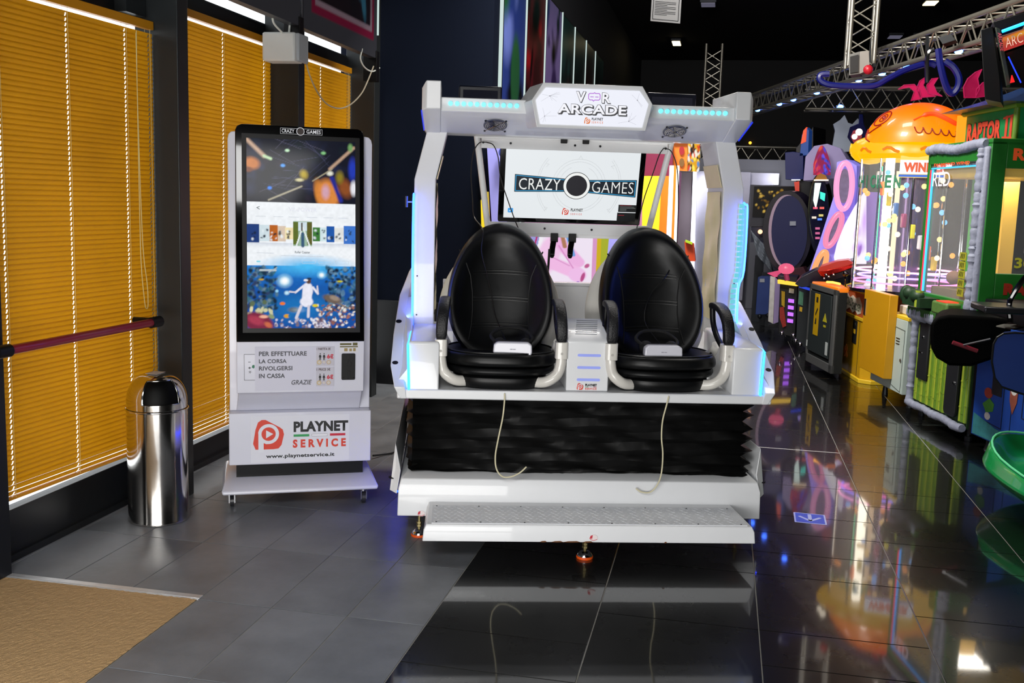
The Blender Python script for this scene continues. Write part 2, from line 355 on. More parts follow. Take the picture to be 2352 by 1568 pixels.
# red push bar across the first window
t=thing('push_bar','dark red horizontal push bar with black ends across the nearest window','door bar')
p0=AX(12,806,-2.66); p1=AX(352,740,-2.60); d=(p1-p0).normalized()
B().tube([p0,p1],.019,16).obj('bar',mat('dark_red_paint','#7a1226',.35,coat=.3),t,smooth=True)
for p,s in ((p0,-1),(p1,1)):
    B().tube([p-d*.02*s,p+d*.05*s],.026,16).tube([p+d*.03*s,p+d*.03*s+Vector((-.12,0,0))],.017,12).obj('end_bracket',BLACK,t,smooth=True)
# ---- blue wall at the back with dark wainscot, poster wall running off behind it
BLUEW=mat('navy_wall_paint','#060c1a',.7,var=.06,scale=3,spec=.1)
B().box(-3.1,-1.84,8.0,8.2,.70,4.5).obj('wall_back',BLUEW,kind='structure')
B().box(-3.1,-1.82,7.985,8.2,0,.70).obj('baseboard_back',mat('black_wainscot','#07080b',.45),kind='structure',bev=.004)
DKW=mat('dark_wall','#0b0d10',.7)
B().box(-2.2,-1.88,8.2,22,0,4.5).obj('wall_side',DKW,kind='structure')
B().box(-2.2,9.5,22,22.2,0,4.5).obj('wall_far',DKW,kind='structure')
B().box(6.4,6.6,-4,22,0,4.5).obj('wall_right',DKW,kind='structure')
B().box(-3.1,6.6,-4.2,-4,0,4.5).obj('wall_front',mat('warm_grey_wall','#8d8a86',.8),kind='structure')
B().box(-3.1,-2.9,-4,-1.2,0,4.5).obj('wall_left_near',mat('warm_grey_wall'),kind='structure')
B().box(-3.2,9.5,-4.2,22.2,4.5,4.6).obj('ceiling',mat('black_ceiling','#060607',.8,var=.2,scale=2),kind='structure')
# poster light boxes on the side wall, each with a glowing tube at its edge
LINE=glow('poster_tube_light','#dff5f0',.8); ys=[8.25,9.25,10.24,11.25,12.19,13.18,14.12,15.1]
themes=[('#20306e','#5a6ab0','#1c4a2a','blue and dark green'),('#4a0c14','#8a1018','#2c0a0c','deep red'),('#6a5a8a','#1a2458','#30204a','lilac with dark blue figures'),
 ('#0c1a18','#16302c','#241414','nearly black green'),('#0a1414','#122422','#0c1010','black-green'),('#1c0808','#200c0c','#0c0c0c','dark brown-red'),('#0a100e','#10201c','#0a0a0a','dark grey-green')]
PRT=print_mat('printed_poster',.15,.3); PRTL=print_mat('backlit_poster',.10,.3)
ord_=['nearest','second','third','fourth','fifth','sixth','farthest']
for i in range(7):
    y0,y1=ys[i]+.04,ys[i+1]-.03; a,b_,c_,nm=themes[i]
    t=thing('poster_panel','%s tall wall poster behind the ride, %s artwork'%(ord_[i],nm),'poster',(-1.832,y0,1.2),0,'tall posters on the side wall')
    B().box(-.04,0,0,y1-y0,0,2.36).obj('backing',mat('poster_backing','#0a0c0d',.5),t,bev=.004)
    cn=Can(34,80,a,.42); cn.blobs(26,[a,b_,c_,'#000000'],0,.42,0,1,.03,.14,.5,.8); cn.ell(.2,.35,.13,.12,b_,.3); cn.ell(.24,.6,.1,.16,c_,.3); cn.ell(.2,.2,.05,.02,'#000000',.3)
    if i<3: cn.ell(.16,.42,.035,.05,'#8a8a96',.3); cn.seg(.1,.05,.34,.5,.02,b_,.5)
    cn.grad(.8,1.3,'#203c38')
    cn.obj('artwork',Pl((0.001,.02,.02),(0,1,0),(0,0,1)),.01,y1-y0-.03,0,2.32,PRTL,t)
    B().box(-.03,.008,-.033,-.026,0,1.05).box(-.03,.008,-.033,-.026,1.2,2.36).obj('tube_light',LINE,t)
# ================================================================ hanging sign boards over the windows, junction box
zb=2.50; XS=-2.45
def board(y0,y1,nm,label,big):
    t=thing('sign_board',label,'sign',(XS,y0,zb),0,'hanging sign boards')
    B().box(-.06,0,0,y1-y0,0,1.0).obj('panel',mat('board_grey','#3a3a40',.45),t,bev=.004)
    cn=Can(70,60,'#33343a',1.25)
    if big:
        cn.rect(.13,1.18,.12,2,'#6a1030'); cn.ell(.2,.2,.03,.03,'#7a1638',.3); cn.rect(.17,1.14,.17,2,'#7c6a76'); cn.rect(.20,1.11,.20,2,'#140c12')
        cn.blobs(14,['#3a1c28','#0c0a10','#40202a'],.25,.9,.25,1,.04,.12,.6,.8); cn.ell(.9,.62,.12,.25,'#8a6418',.4,10); cn.ell(.86,.5,.08,.2,'#2c6078',.4,20); cn.ell(.97,.36,.05,.18,'#2c6078',.4,15); cn.ell(.95,.46,.03,.05,'#8c5c3a',.3)
    else: cn.ell(.55,.2,.16,.12,'#123f86',.25,10); cn.ell(.6,.18,.03,.02,'#a0b0c0',.3)
    cn.obj('artwork',Pl((.001,0,0),(0,1,0),(0,0,1)),.01,y1-y0-.01,.0,1.0,PRT,t)
    B().box(-.07,.006,y1-y0+.004,y1-y0+.02,.16,1.).obj('tube_light',LINE,t)
    B().box(-.09,.01,y1-y0-.03,y1-y0+.03,-.16,.05).obj('bracket',BLACK,t,bev=.003)
board(4.2,5.69,'a','dark hanging sign board with a small blue patch, above the second window',False)
board(5.72,7.02,'b','dark hanging sign board with a maroon rounded frame, left of the navy wall',True)
t=thing('junction_box','white plastic junction box with cables, hanging under the sign boards','junction box')
p=AX(677,140,-2.42); y0=p.y; z0=p.z
B().box(-2.62,-2.42,y0-.0,y0+.13,z0,z0+.16).obj('body',mat('white_abs','#cfd2d0',.45),t,bev=.012)
B().box(-2.42,-2.395,y0-.0,y0+.14,z0,z0+.155).obj('lid',mat('grey_abs','#9da3a8',.4),t,bev=.008)
WC=mat('white_cable','#d8dcd6',.5)
def cable(pts,r,m,label,cat='cable',group=None,n=6,name='cable'):
    o=B().tube(catmull(pts,n),r,7).obj(name,m,smooth=True); return put(o,label,cat,group)
cable([AX(x,y,-2.5) for x,y in ((625,37),(630,55),(648,75),(668,100),(678,115))],.006,WC,'white cable running from the sign board to the junction box')
cable([AX(x,y,-2.5) for x,y in ((666,52),(664,75),(660,90),(666,105),(676,112))],.006,WC,'second, looped white cable beside the junction box')
cable([AX(x,y,-2.45) for x,y in ((704,148),(712,175),(728,210),(750,238),(778,249),(805,240),(830,215),(845,185),(858,152))],.0045,mat('cream_cable','#b7ad98',.5),'long cream cable sagging from the junction box towards the navy wall')
cable([AX(x,y,-2.45) for x,y in ((832,112),(828,135),(838,155),(855,164),(872,156))],.005,WC,'short white cable looped at the corner under the last sign board')
B().box(-2.82,-2.76,4.42,4.58,2.36,2.47).obj('door_closer',FRM2).update_tag()
put(bpy.data.objects['door_closer'],'dark door closer with thin wires above the nearest window','door closer')
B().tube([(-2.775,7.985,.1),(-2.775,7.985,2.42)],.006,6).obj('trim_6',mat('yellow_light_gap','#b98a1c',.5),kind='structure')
# ---- ceiling lamps
def clamp(px,py,sx,sy,em,lab):
    p=AZ(px,py,4.49); t=thing('ceiling_light',lab,'ceiling light',(p.x,p.y,4.44),0,'ceiling lamps')
    B().box(-sx/2-.02,sx/2+.02,-sy/2-.02,sy/2+.02,.01,.055).obj('housing',DARKM,t,bev=.005)
    B().box(-sx/2,sx/2,-sy/2,sy/2,0,.012).obj('diffuser',glow('lamp_%.1f'%em,'#ffe8b0' if em>1 else '#8a88a0',em),t)
clamp(1554,94,.14,.5,6,'small bright warm ceiling light near the middle of the dark ceiling')
clamp(2138,0,.16,.3,5,'bright ceiling light cut by the top edge right of the truss column')
clamp(2056,79,.2,.3,.35,'dim grey ceiling light between truss column and diagonal truss')
clamp(1627,4,.2,.3,.3,'dim ceiling light at the top edge right of the notice')
clamp(2105,78,.1,.2,.25,'faint small ceiling light beside the diagonal truss')
p=AY(1723,328,21.93); o=B().ball((p.x,p.y,p.z),.03).obj('far_lamp',glow('amber_lamp','#ffb030',3)); put(o,'tiny amber lamp in the dark right of the ride header','lamp')
# notice hanging from the ceiling
t=thing('hanging_notice','white hanging notice with black border and small print, cut by the top edge','sign')
P0=AY(1494,48,6.2); P1=AY(1562,54,6.2); P2=AY(1499,-40,6.2); pl=Pl(P0,P1-P0,P2-P0); W=(P1-P0).length; Hh=.30
pl.poly(B(),[(0,0),(W,0),(W,Hh),(0,Hh)],-.003,0).obj('sheet',mat('paper_white','#d6d6d8',.5),t)
bb=B(); pl.line(bb,[(.012,.012),(W-.012,.012),(W-.012,Hh),(.012,Hh)],.003,close=True,c0=.0005,c1=.0012); 
for k in range(9): pl.line(bb,[(.022,.04+.009*k),(W-.03 if k%3 else W-.08,.04+.009*k)],.0022,.0005,.0012)
bb.obj('small_print',BLACK,t)
text(pl,'VIDEOSORVEGLIATA',.016,W-.016,.134,.152,BLACK,parent=t)
# ================================================================ VR ride: two seats on a motion platform
VRO=(-.4845,4.2285,0); VA=15.3
vr=thing('motion_ride','white two-seat motion ride with black seats, blue light strips and an arcade header','ride',VRO,VA)
VM=Matrix.Translation(VRO)@Matrix.Rotation(rad(VA),4,'Z')
def VW(u,v,z): return VM@Vector((u,v,z))
WH=WHITE; INK=mat('black_ink','#17181b',.5,var=0); RED=mat('logo_red','#d9402c',.5,var=0); GRN=mat('logo_green','#2d9a55',.5,var=0); CRIM=mat('logo_crimson','#c8203c',.5,var=0)
# step
b=B(); b.loft([[(-.723,0,.10),(.723,0,.10),(.715,.34,.10),(-.715,.34,.10)],[(-.718,.003,.15),(.718,.003,.15),(.71,.34,.15),(-.71,.34,.15)],[(-.707,.010,.173),(.707,.010,.173),(.70,.34,.173),(-.70,.34,.173)]])
step=b.obj('step',WH,vr,bev=.004)
TREAD=mat('tread_aluminium','#e2e5ea',.45,.0,var=.06,scale=20)
tp=B().box(-.685,.690,.022,.272,.173,.1755).obj('tread_plate',TREAD,step)
b=B(); pt=Pl((0,0,.1755),(1,0,0),(0,1,0))
for i in range(46):
    for j in range(9):
        x=-.67+.0297*i+(.0148 if j%2 else 0); y=.04+.027*j; a=rad(45 if (i+j)%2 else -45)
        if x>.675: continue
        d=(cos(a)*.010,sin(a)*.010); e=(-sin(a)*.0022,cos(a)*.0022)
        pt.poly(b,[(x-d[0],y-d[1]),(x+e[0],y+e[1]),(x+d[0],y+d[1]),(x-e[0],y-e[1])],0,.0009)
b.obj('tread_pattern',TREAD,step,kind='stuff')
b=B()
for i in range(8):
    for y in (.034,.262): b.disc((-.665+.19*i,y,.1762),.0035,(0,0,1),.002,8)
b.obj('rivets',DARKM,step,kind='stuff')
rp_=Pl((0,-.0008,0),(1,0,0),(0,0,1)); b=B()
for x,w_ in ((-.17,.05),(-.12,.075),(-.035,.045),(-.22,.03),(.32,.012)): rp_.poly(b,[(x,.1015),(x+w_*.3,.106),(x+w_*.8,.107),(x+w_,.102),(x+w_*.5,.1005)],0,.0012)
b.obj('scuff_marks',mat('rust_brown','#6b4326',.8),step)
b=B(); rp_.poly(b,[(-.60+.0,.167),(.6,.167),(.6,.1675),(-.6,.1675)],0,.0005)
STK=mat('sticker_white','#e8dcdc',.5); SRD=mat('sticker_red','#c33040',.5)
def sticker(pl,x,y,parent,s=1.):
    b=B(); pl.poly(b,circ(x,y,.018*s,20,.014*s),.0005,.0012); o=b.obj('warning_sticker',STK,parent)
    b=B(); pl.poly(b,[(x-.018*s,y-.004*s),(x-.014*s,y+.009*s),(x-.004*s,y+.013*s),(x-.006*s,y-.003*s)],.001,.0018); pl.line(b,[(x-.015*s,y-.006*s),(x,y-.012*s),(x+.015*s,y-.006*s)],.002*s,.001,.0018); b.obj('mark',SRD,o)
sticker(rp_,.012,.122,step)
# base frame
b=B(); b.loft([[(-.845,.335,.104),(.845,.335,.104),(.845,1.70,.104),(-.845,1.70,.104)],[(-.842,.338,.232),(.842,.338,.232),(.842,1.70,.232),(-.842,1.70,.232)],
 [(-.83,.352,.276),(.83,.352,.276),(.83,1.7,.276),(-.83,1.7,.276)],[(-.805,.42,.296),(.805,.42,.296),(.805,1.66,.296),(-.805,1.66,.296)]])
base=b.obj('base_frame',WH,vr,bev=.004)
sticker(Pl((0,.333,0),(1,0,0),(0,0,1)),-.735,.117,base,.95)
for s in (-1,1):
    b=B().loft([[(s*.85,.36,.20),(s*.885,.42,.20),(s*.885,1.56,.20),(s*.85,1.56,.20)],[(s*.835,.40,.30),(s*.862,.44,.42),(s*.862,1.56,.42),(s*.835,1.56,.42)]]); o=b.obj('side_fender',WH,vr,bev=.003)
    B().lathe([(.001,-.002),(.024,-.002),(.024,.002),(.001,.002)],(s*.868,.43,.26),16).obj('port_cap',BLACK,o)
    B().bar([(s*.845,.38,.205),(s*.88,.45,.202),(s*.88,1.5,.202)],.01,.006).obj('light_strip',glow('blue_strip','#1030ff',12),o)
# bellows skirt
b=B(); per=[]; w2,v0,v1=.785,.415,1.62
N=(90,50)
for k in range(N[0]): per.append((-w2+2*w2*k/N[0],v0,0,-1))
for k in range(N[1]): per.append((w2,v0+(v1-v0)*k/N[1],1,0))
for k in range(12): per.append((w2-2*w2*k/12,v1,0,1))
for k in range(N[1]): per.append((-w2,v1-(v1-v0)*k/N[1],-1,0))
lv=[]; zz=.296
for k in range(4): lv.append((zz,(.0 if k%2 else .014))); zz+=.0075
zz=.328
for k in range(6): lv+= [(zz,-.020),(zz+.014,-.004),(zz+.028,.020),(zz+.042,.0)]; zz+=.0555
lv.append((.662,-.01)); rings=[]
for j,(z_,off) in enumerate(lv):
    ring=[]
    for i,(u,v,nx,ny) in enumerate(per):
        wob=.002*sin(u*19+j*1.3)+.0015*sin(u*47+v*31+j*2.1)+random.uniform(-.0018,.0018); ed=.5+.9*min(1,abs(u)/.78)**6
        o_=off*ed+wob; sag=.004*sin(u*7+j)+.003*sin(u*23+j*.7)
        ring.append((u+nx*o_+(0 if nx else -.01*math.copysign(1,u)*0),v+ny*o_,z_+sag))
    rings.append(ring)
b.loft(rings,cap=False).obj('bellows_skirt',mat('black_bellows_fabric','#080808',.5,var=.1,bump=.05,bscale=30,spec=.3),vr,smooth=True)
# platform
b=B().box(-.853,.853,.30,1.75,.657,.700); plat=b.obj('platform',WH,vr,bev=.006)
# side pods
for s in (-1,1):
    B().loft([[(s*.668,.31,.655),(s*.797,.31,.655),(s*.797,.86,.655),(s*.668,.86,.655)],[(s*.668,.312,.905),(s*.805,.312,.905),(s*.805,.86,.93),(s*.668,.86,.93)],[(s*.675,.32,.915),(s*.798,.32,.915),(s*.798,.86,.94),(s*.675,.86,.94)]]).obj('side_pod',WH,vr,bev=.008)
    # flared wing with a slanting rim
    out=[(.30,.657,.838),(.29,.71,.866),(.40,.79,.890),(.62,.905,.888),(.95,1.06,.876),(1.25,1.16,.84),(1.5,1.16,.84),(1.7,.9,.86),(1.7,.657,.85)]
    th=[.03,.05,.055,.05,.045,.02,.02,.02,.02]
    wg=B().loft([[(s*u,v,z_) for v,z_,u in out],[(s*(u-t_),v,z_) for (v,z_,u),t_ in zip(out,th)]]).obj('side_wing',WH,vr,bev=.004)
    B().loft([[(s*.80,.33,.66),(s*.80,.33,.80),(s*.80,.95,1.05),(s*.80,1.7,1.05),(s*.80,1.7,.66)],[(s*.85,.33,.66),(s*.85,.33,.735),(s*.85,.95,1.05),(s*.85,1.7,1.05),(s*.85,1.7,.66)]]).obj('wing_liner',WH,wg)
    for v,z_ in ((.42,.797),(.72,.951)): B().disc((s*.868,v,z_+.002),.014,(0,-.43,.9),.004,14).obj('port_cap',BLACK,wg)
    B().tube([(s*.802,.785,.922),(s*.806,.33,.905),(s*.808,.306,.90),(s*.800,.305,.672)],.0048,8).obj('light_strip',glow('cyan_strip','#1c80ff',9),wg)
# posts
LEDB=glow('blue_white_strip','#2a58ff',9)
for s in (-1,1):
    f=[(.652,1.865),(.750,1.865),(.806,1.635),(.806,.90),(.700,.90),(.704,1.635)]
    post=B().loft([[(s*u,.785,z_) for u,z_ in f],[(s*(u if k in(0,4,5) else u-.012),1.09,z_) for k,(u,z_) in enumerate(f)]]).obj('post',WH,vr,bev=.004)
    # bulging diffuser blade with its light strip
    bl=[(.803,1.571),(.815,1.560),(.826,1.53),(.826,1.24),(.804,1.15),(.808,.935)] if s>0 else [(.804,1.565),(.808,1.54),(.808,1.3),(.806,1.1),(.804,.88)]
    B().tube(catmull([(s*u,.770,z_) for u,z_ in bl],4),.0055,8).obj('light_strip',LEDB,post,smooth=True)
    if s<0: bl=[(.804,1.565),(.808,1.54),(.808,1.3),(.806,1.1),(.804,.88)]
    fin=[(.804,1.575)]+bl[1:]+[(.804,.93)]
    B().loft([[(s*u,.786,z_) for u,z_ in fin],[(s*u,.800,z_) for u,z_ in fin]]).obj('diffuser_blade',mat('frosted_acrylic','#9ec4f0',.3,em=1.2,emc='#1440ff',var=0),post)
    b=B(); cm=glow('cyan_cells','#7ae0ee',.85)
    for k in range(24 if s>0 else 0):
        z_=1.553-.0262*k; u=.800 if z_>1.24 else (.800-.018*min(1,(1.24-z_)/.1) if z_>1.1 else .782); b.box(s*u-.012,s*u+.012,.779,.784,z_-.0095,z_+.0095)
    if b.v: b.obj('light_cells',cm,post)
    for z_ in (1.17,.98): B().disc((s*.785,.784,z_),.004,(0,-1,0),.003,10).obj('screw',DARKM,post)
    l_=area('strip_wash_fill',VW(s*.83,.755,1.25),VW(s*.74,.80,1.25),.02,.6,1.0,(.08,.15,1))  # unseen area lamp added to deepen the strip's blue wash on the post
    # wavy film on the inner side, warm light painted in as cream colour
    ys_=np.linspace(0,1,14); b=B(); nz=20
    for j in range(nz+1):
        for i in range(7):
            z_=.98+(1.62-.98)*j/nz+.10*(j==nz)*0; b.v.append((s*(.697+.0035*sin(j*.9+i*.6)+.002*sin(i*1.7)),.80+.045*i,z_))
    b.f=[(j*7+i,j*7+i+1,(j+1)*7+i+1,(j+1)*7+i) for j in range(nz) for i in range(6)]
    b.obj('painted_light_film',mat('painted_light_film','#f0e4b8',.3,.1,var=.12,scale=8),post,smooth=True)
    B().loft([[(s*.6995,.80,1.64),(s*.6995,1.08,1.64),(s*.672,1.08,1.75),(s*.672,.80,1.75)],[(s*.697,.80,1.64),(s*.697,1.08,1.64),(s*.67,1.08,1.75),(s*.67,.80,1.75)]]).obj('upper_film',mat('painted_light_film'),post)
B().tube([(-.806,.80,1.527),(-.842,.80,1.527)],.005,8).tube([(-.842,.80,1.50),(-.842,.80,1.553)],.0065,8).obj('latch_handle',STEEL,vr)
# header
for s in (-1,1):
    rings=[]
    for u,dz in ((.685,0),(.752,0)):
        rings.append([(s*u,.575,2.078),(s*u,.572,1.952),(s*u,.785,1.858),(s*u,1.02,1.858),(s*u,1.02,2.085)])
    rings.append([(s*.772,.60,2.045),(s*.772,.598,1.945),(s*.768,.785,1.878),(s*.768,1.0,1.878),(s*.772,1.0,2.045)])
    B().loft(rings).obj('header_end',WH,vr,bev=.004)
    B().bar([(s*.774,.60,1.944),(s*.765,.785,1.868)],.004,.006).obj('edge_light',glow('violet_edge','#d060ff' if s>0 else '#2a40ff',2.5 if s>0 else .8),vr)
b=B().prism([(.60,2.008),(.60,1.946),(.785,1.860),(1.02,1.860),(1.02,2.008)],-.686,.686,'x'); beam=b.obj('header_beam',WH,vr,bev=.004)
DOT=glow('cyan_lamp','#7fe6f2',1.25)
for s in (-1,1):
    for k in range(11):
        u=s*(.336+.0305*k); o=B().disc((u,.596,1.980),.0108,(0,-1,0),.009,18).obj('lamp',DOT,beam)
pu=Pl((0,.6925,1.903),(1,0,0),Vector((0,.185,-.086)).normalized()*1.0)  # slanting underside; its normal faces down and forward
NR=Vector((0,-.42,-.907)).normalized()
for s in (-1,1):
    c=Vector((s*.428,.700,1.8975)); fr=B(); fan=thing('x','','',(0,0,0)); bpy.data.objects.remove(fan)
    U=Vector((1,0,0)); Vv=NR.cross(U).normalized()
    def ring(r,h): return [tuple(c+U*r*cos(2*PI*k/28)+Vv*r*sin(2*PI*k/28)+NR*h) for k in range(28)]
    o=B().loft([ring(.056,.000),ring(.056,.004),ring(.049,.004),ring(.049,.001)],cap=False,close=True).obj('cooling_fan',mat('fan_grey','#585c6c',.4),beam)
    B().loft([ring(.0495,.0012),ring(.0495,.0018)]).obj('recess',mat('fan_blue_black','#070c2c',.15,coat=.5),o)
    b=B()
    for k in range(7):
        a=2*PI*k/7; e1=[.012,.045,.045,.016]; aa=[a,a+.15,a+.75,a+.6]
        b.loft([[tuple(c+U*r_*cos(q_)+Vv*r_*sin(q_)+NR*h_) for r_,q_ in zip(e1,aa)] for h_ in (.002,.003)])
    b.obj('blades',mat('fan_blade','#141c50',.2,coat=.4),o)
    b=B()
    for r_ in (.014,.022,.030,.038,.046): b.tube([Vector(p_) for p_ in ring(r_,.0065)],.0007,5,close=True,cap=False)
    for a in (45,135):
        d_=U*cos(rad(a))+Vv*sin(rad(a)); b.tube([c+NR*.0075-d_*.066,c+NR*.0075+d_*.066],.0012,6)
    b.obj('grille',CHROME,o)
    for a in (45,135,225,315):
        d_=U*cos(rad(a))+Vv*sin(rad(a)); B().disc(c+NR*.007+d_*.068,.005,NR,.004,8).obj('screw',DARKM,o)
hexo=[(-.275,2.0),(-.226,2.078),(.226,2.078),(.275,2.0),(.249,1.880),(-.249,1.880)]; hexi=[(-.257,2.0),(-.214,2.057),(.214,2.057),(.257,2.0),(.233,1.895),(-.233,1.895)]
hexb=[(-.330,1.99),(-.27,2.078),(.27,2.078),(.330,1.99),(.275,1.885),(-.275,1.885)]
hb=B().loft([[(u,.50,z_) for u,z_ in hexi],[(u,.497,z_) for u,z_ in hexo],[(u,.70,z_) for u,z_ in hexb]],cap=True).obj('header_sign',WH,vr,bev=.002)
ps=Pl((0,.4975,0),(1,0,0),(0,0,1)); b=B(); ps.poly(b,hexi,0,.0015); b.obj('lit_face',glow('sign_glow','#eceef8',1.02),hb)
THIN=mat('fine_grey','#8a8a96',.6,var=0); b=B()
for cx,cz in ((-.195,2.02),(.205,2.015),(-.215,1.93),(.17,1.92)):
    for k in range(9):
        a=random.uniform(0,6.3); L=random.uniform(.03,.06); x2=cx+L*cos(a); z2=cz+L*.7*sin(a)
        if abs(x2)<.235 and 1.9<z2<2.05 and abs(x2)>.1: ps.line(b,[(cx,cz),(x2,z2)],.0005,.0016,.002)
    ps.poly(b,circ(cx,cz,.0022,8),.0016,.0022)
b.obj('line_drawing',THIN,hb)
SHD=mat('letter_shadow','#4b4c50',.5,var=0); OUTL=mat('letter_outline','#55565c',.5,var=0); LW=glow('letter_white','#f4f4fa',1.0)
def block(txt,x0,x1,y0,y1,par,dx=.004):
    text(ps,txt,x0+dx,x1+dx,y0-dx*1.1,y1-dx*1.1,SHD,'letter_shadow',par,.06,.0018); text(ps,txt,x0,x1,y0,y1,OUTL,'letter_outline',par,.065,.0022)
    text(ps,txt,x0+.002,x1-.002,y0+.0018,y1-.0018,LW,'lettering',par,.025,.0028)
block('ARCADE',-.158,.158,1.944,1.990,hb); block('V',-.076,-.030,1.996,2.046,hb,.002); block('R',.042,.084,1.996,2.044,hb,.002)
b=B(); gl=[(-.018,2.014),(-.018,2.034),(-.012,2.038),(.004,2.038),(.008,2.042),(.012,2.038),(.030,2.038),(.034,2.032),(.034,2.014),(.028,2.009),(.010,2.009),(.004,2.004),(.0,2.009),(-.012,2.009)]
ps.line(b,gl,.003,.0022,.003,close=True); ps.line(b,[(-.010,2.023),(.004,2.023)],.003,.0022,.003); ps.line(b,[(.012,2.023),(.026,2.023)],.003,.0022,.003)
b.obj('goggles_emblem',mat('emblem_violet','#a93fd0',.5,var=0,em=.4,emc='#a93fd0'),hb)
def plogo(pl,x,y,s,parent,m=None,c=.0014,bg=None):   # rounded pentagon with a P ring and a play arrow
    m=m or RED; o5=[(-.42,-.50),(-.50,-.30),(-.42,.18),(-.34,.42),(-.22,.5),(-.1,.5),(.36,.24),(.46,.16),(.5,.0),(.42,-.36),(.32,-.48),(.16,-.5)]
    b=B(); T=lambda a,b_:(x+a*s,y+b_*s); pl.poly(b,[T(*q) for q in o5],c,c+.0006); o=b.obj('logo_badge',m,parent)
    BG=bg or mat('logo_paper','#dfe2ea',.5,var=0); b=B(); rr=[]
    ro=[(.34*cos(rad(t_)),.34*sin(rad(t_))+.02) for t_ in range(250,-111,-12)]
    pl.poly(b,[T(*q) for q in [(-.33,.02)]+[(.34*cos(rad(t_)),.34*sin(rad(t_))+.02) for t_ in range(170,-92,-12)]+[(-.08,-.32),(-.16,-.28),(-.16,-.6),(-.33,-.6)]],c+.0007,c+.0012)
    b.obj('logo_letter',BG,o)
    b=B(); pl.poly(b,[T(*q) for q in circ(0,.02,.23,24)],c+.0013,c+.0018); b.obj('logo_disc',m,o)
    b=B(); pl.poly(b,[T(*q) for q in ((-.08,-.12),(.15,.02),(-.08,.15))],c+.0019,c+.0024); b.obj('logo_arrow',BG,o)
    return o
def playnet(pl,x,y,s,parent,url=False,c=.0014):   # s = height of badge
    plogo(pl,x,y,s,parent,c=c); X0=x+.78*s
    text(pl,'PLAYNET',X0,X0+1.78*s,y+.05*s,y+.42*s,INK,parent=parent,bold=.055,c=c)
    for i,m in enumerate((GRN,mat('flag_white','#e8e8ee',.5,var=0),CRIM)):
        b=B(); pl.poly(b,[(X0+.62*s*i,y-.09*s),(X0+.62*s*i+.5*s,y-.09*s),(X0+.62*s*i+.5*s,y-.03*s),(X0+.62*s*i,y-.03*s)],c,c+.0005); b.obj('flag_bar',m,parent)
    text(pl,'S E R V I C E',X0,X0+1.72*s,y-.48*s,y-.18*s,RED,parent=parent,bold=.05,c=c)
    if url: text(pl,'www.playnetservice.it',x-.38*s,x-.38*s+2.25*s,y-.86*s,y-.62*s,INK,parent=parent,bold=.035,c=c)
LO=glow('sign_orange','#e87830',.9); plogo(ps,-.020,1.917,.028,hb,LO,.002,LW); text(ps,'PLAYNET',.0,.052,1.919,1.931,INK,parent=hb,bold=.03,c=.002); text(ps,'S E R V I C E',0,.052,1.905,1.915,LO,parent=hb,bold=.02,c=.002)
# back panel between the seats, screen frame and screen
B().box(-.66,.66,1.22,1.24,.70,1.118).box(-.66,.66,1.20,1.26,1.105,1.122).obj('rear_panel',WH,vr,bev=.004)
fr=B(); TL,TR,BL,BR=(-.505,1.10,1.875),(.505,1.10,1.875),(-.415,1.235,1.38),(.415,1.235,1.38)
fr.bar([(-.50,1.10,1.872),(.50,1.10,1.872)],.03,.03); fr.bar([(-.48,1.085,1.832),(.48,1.085,1.832)],.008,.050); fr.bar([(-.43,1.205,1.405),(.43,1.205,1.405)],.008,.058); fr.bar([(-.44,1.235,1.372),(.44,1.235,1.372)],.03,.025)
for s in (-1,1): fr.tube([(s*.503,1.10,1.875),(s*.425,1.24,1.375)],.0165,12); fr.tube([(s*.425,1.24,1.375),(s*.40,1.24,1.12)],.0165,12)
frame=fr.obj('screen_frame',WH,vr,bev=.002)
for u,v,z_ in ((-.33,1.08,1.835),(.0,1.08,1.835),(.0,1.08,1.835),(.13,1.08,1.835),(.47,1.08,1.835),(-.47,1.08,1.835),(-.13,1.2,1.405),(.12,1.2,1.405),(.37,1.2,1.405),(-.36,1.2,1.405)): B().disc((u,v,z_),.006,(0,-1,0),.003,10).obj('screw',DARKM,frame)
tv0=Vector((-.366,1.212,1.444)); tvU=(Vector((-.366,1.112,1.818))-tv0); Wt,Ht=.732,tvU.length; pv=Pl(tv0,(1,0,0),tvU)
b=B(); pv.poly(b,rrect(-.012,Wt+.012,-.010,Ht+.005,.008),-.03,-.001); tv=b.obj('screen',BLACKG,vr,bev=.002)
b=B(); pv.poly(b,[(.016,.014),(Wt-.016,.014),(Wt-.016,Ht-.004),(.016,Ht-.004)],0,.0008); b.obj('display',glow('display_white','#e6ebee',.98),tv)
INKE=mat('display_navy','#0c1c2c',.5,var=0); CY=glow('display_cyan','#2c9ad0',.9); SK=glow('display_sky','#3a9ee6',1.); LT=mat('display_grey_line','#b9bec2',.5,var=0,em=.35,emc='#c6cacc')
cx,cy=.392,.196
b=B()
for r_,w_ in ((.126,.0012),(.140,.0012)): pv.line(b,circ(cx+.012,cy,r_,60),w_,.001,.0014,close=True)
for s in (-1,1):
    for r_ in (.212,.222):
        pv.line(b,[(cx+.012+s*r_*cos(rad(a)),cy+r_*sin(rad(a))) for a in range(-40,41,4)],.0012,.001,.0014)
    for a in (32,-34):
        x_=cx+.012+s*.212*cos(rad(a)); y_=cy+.212*sin(rad(a)); pv.line(b,[(x_,y_),(x_-s*.018,y_-.004),(x_-s*.003,y_-.018)],.0012,.001,.0014)
    pv.line(b,[(cx+.012+s*.105*cos(rad(a)),cy+.105*sin(rad(a))) for a in range(20,66,5)],.0012,.001,.0014)
pv.line(b,[(cx+.002,cy+.141),(cx+.012,cy+.158),(cx+.022,cy+.141)],.0012,.001,.0014)
b.obj('target_graphic',LT,tv)
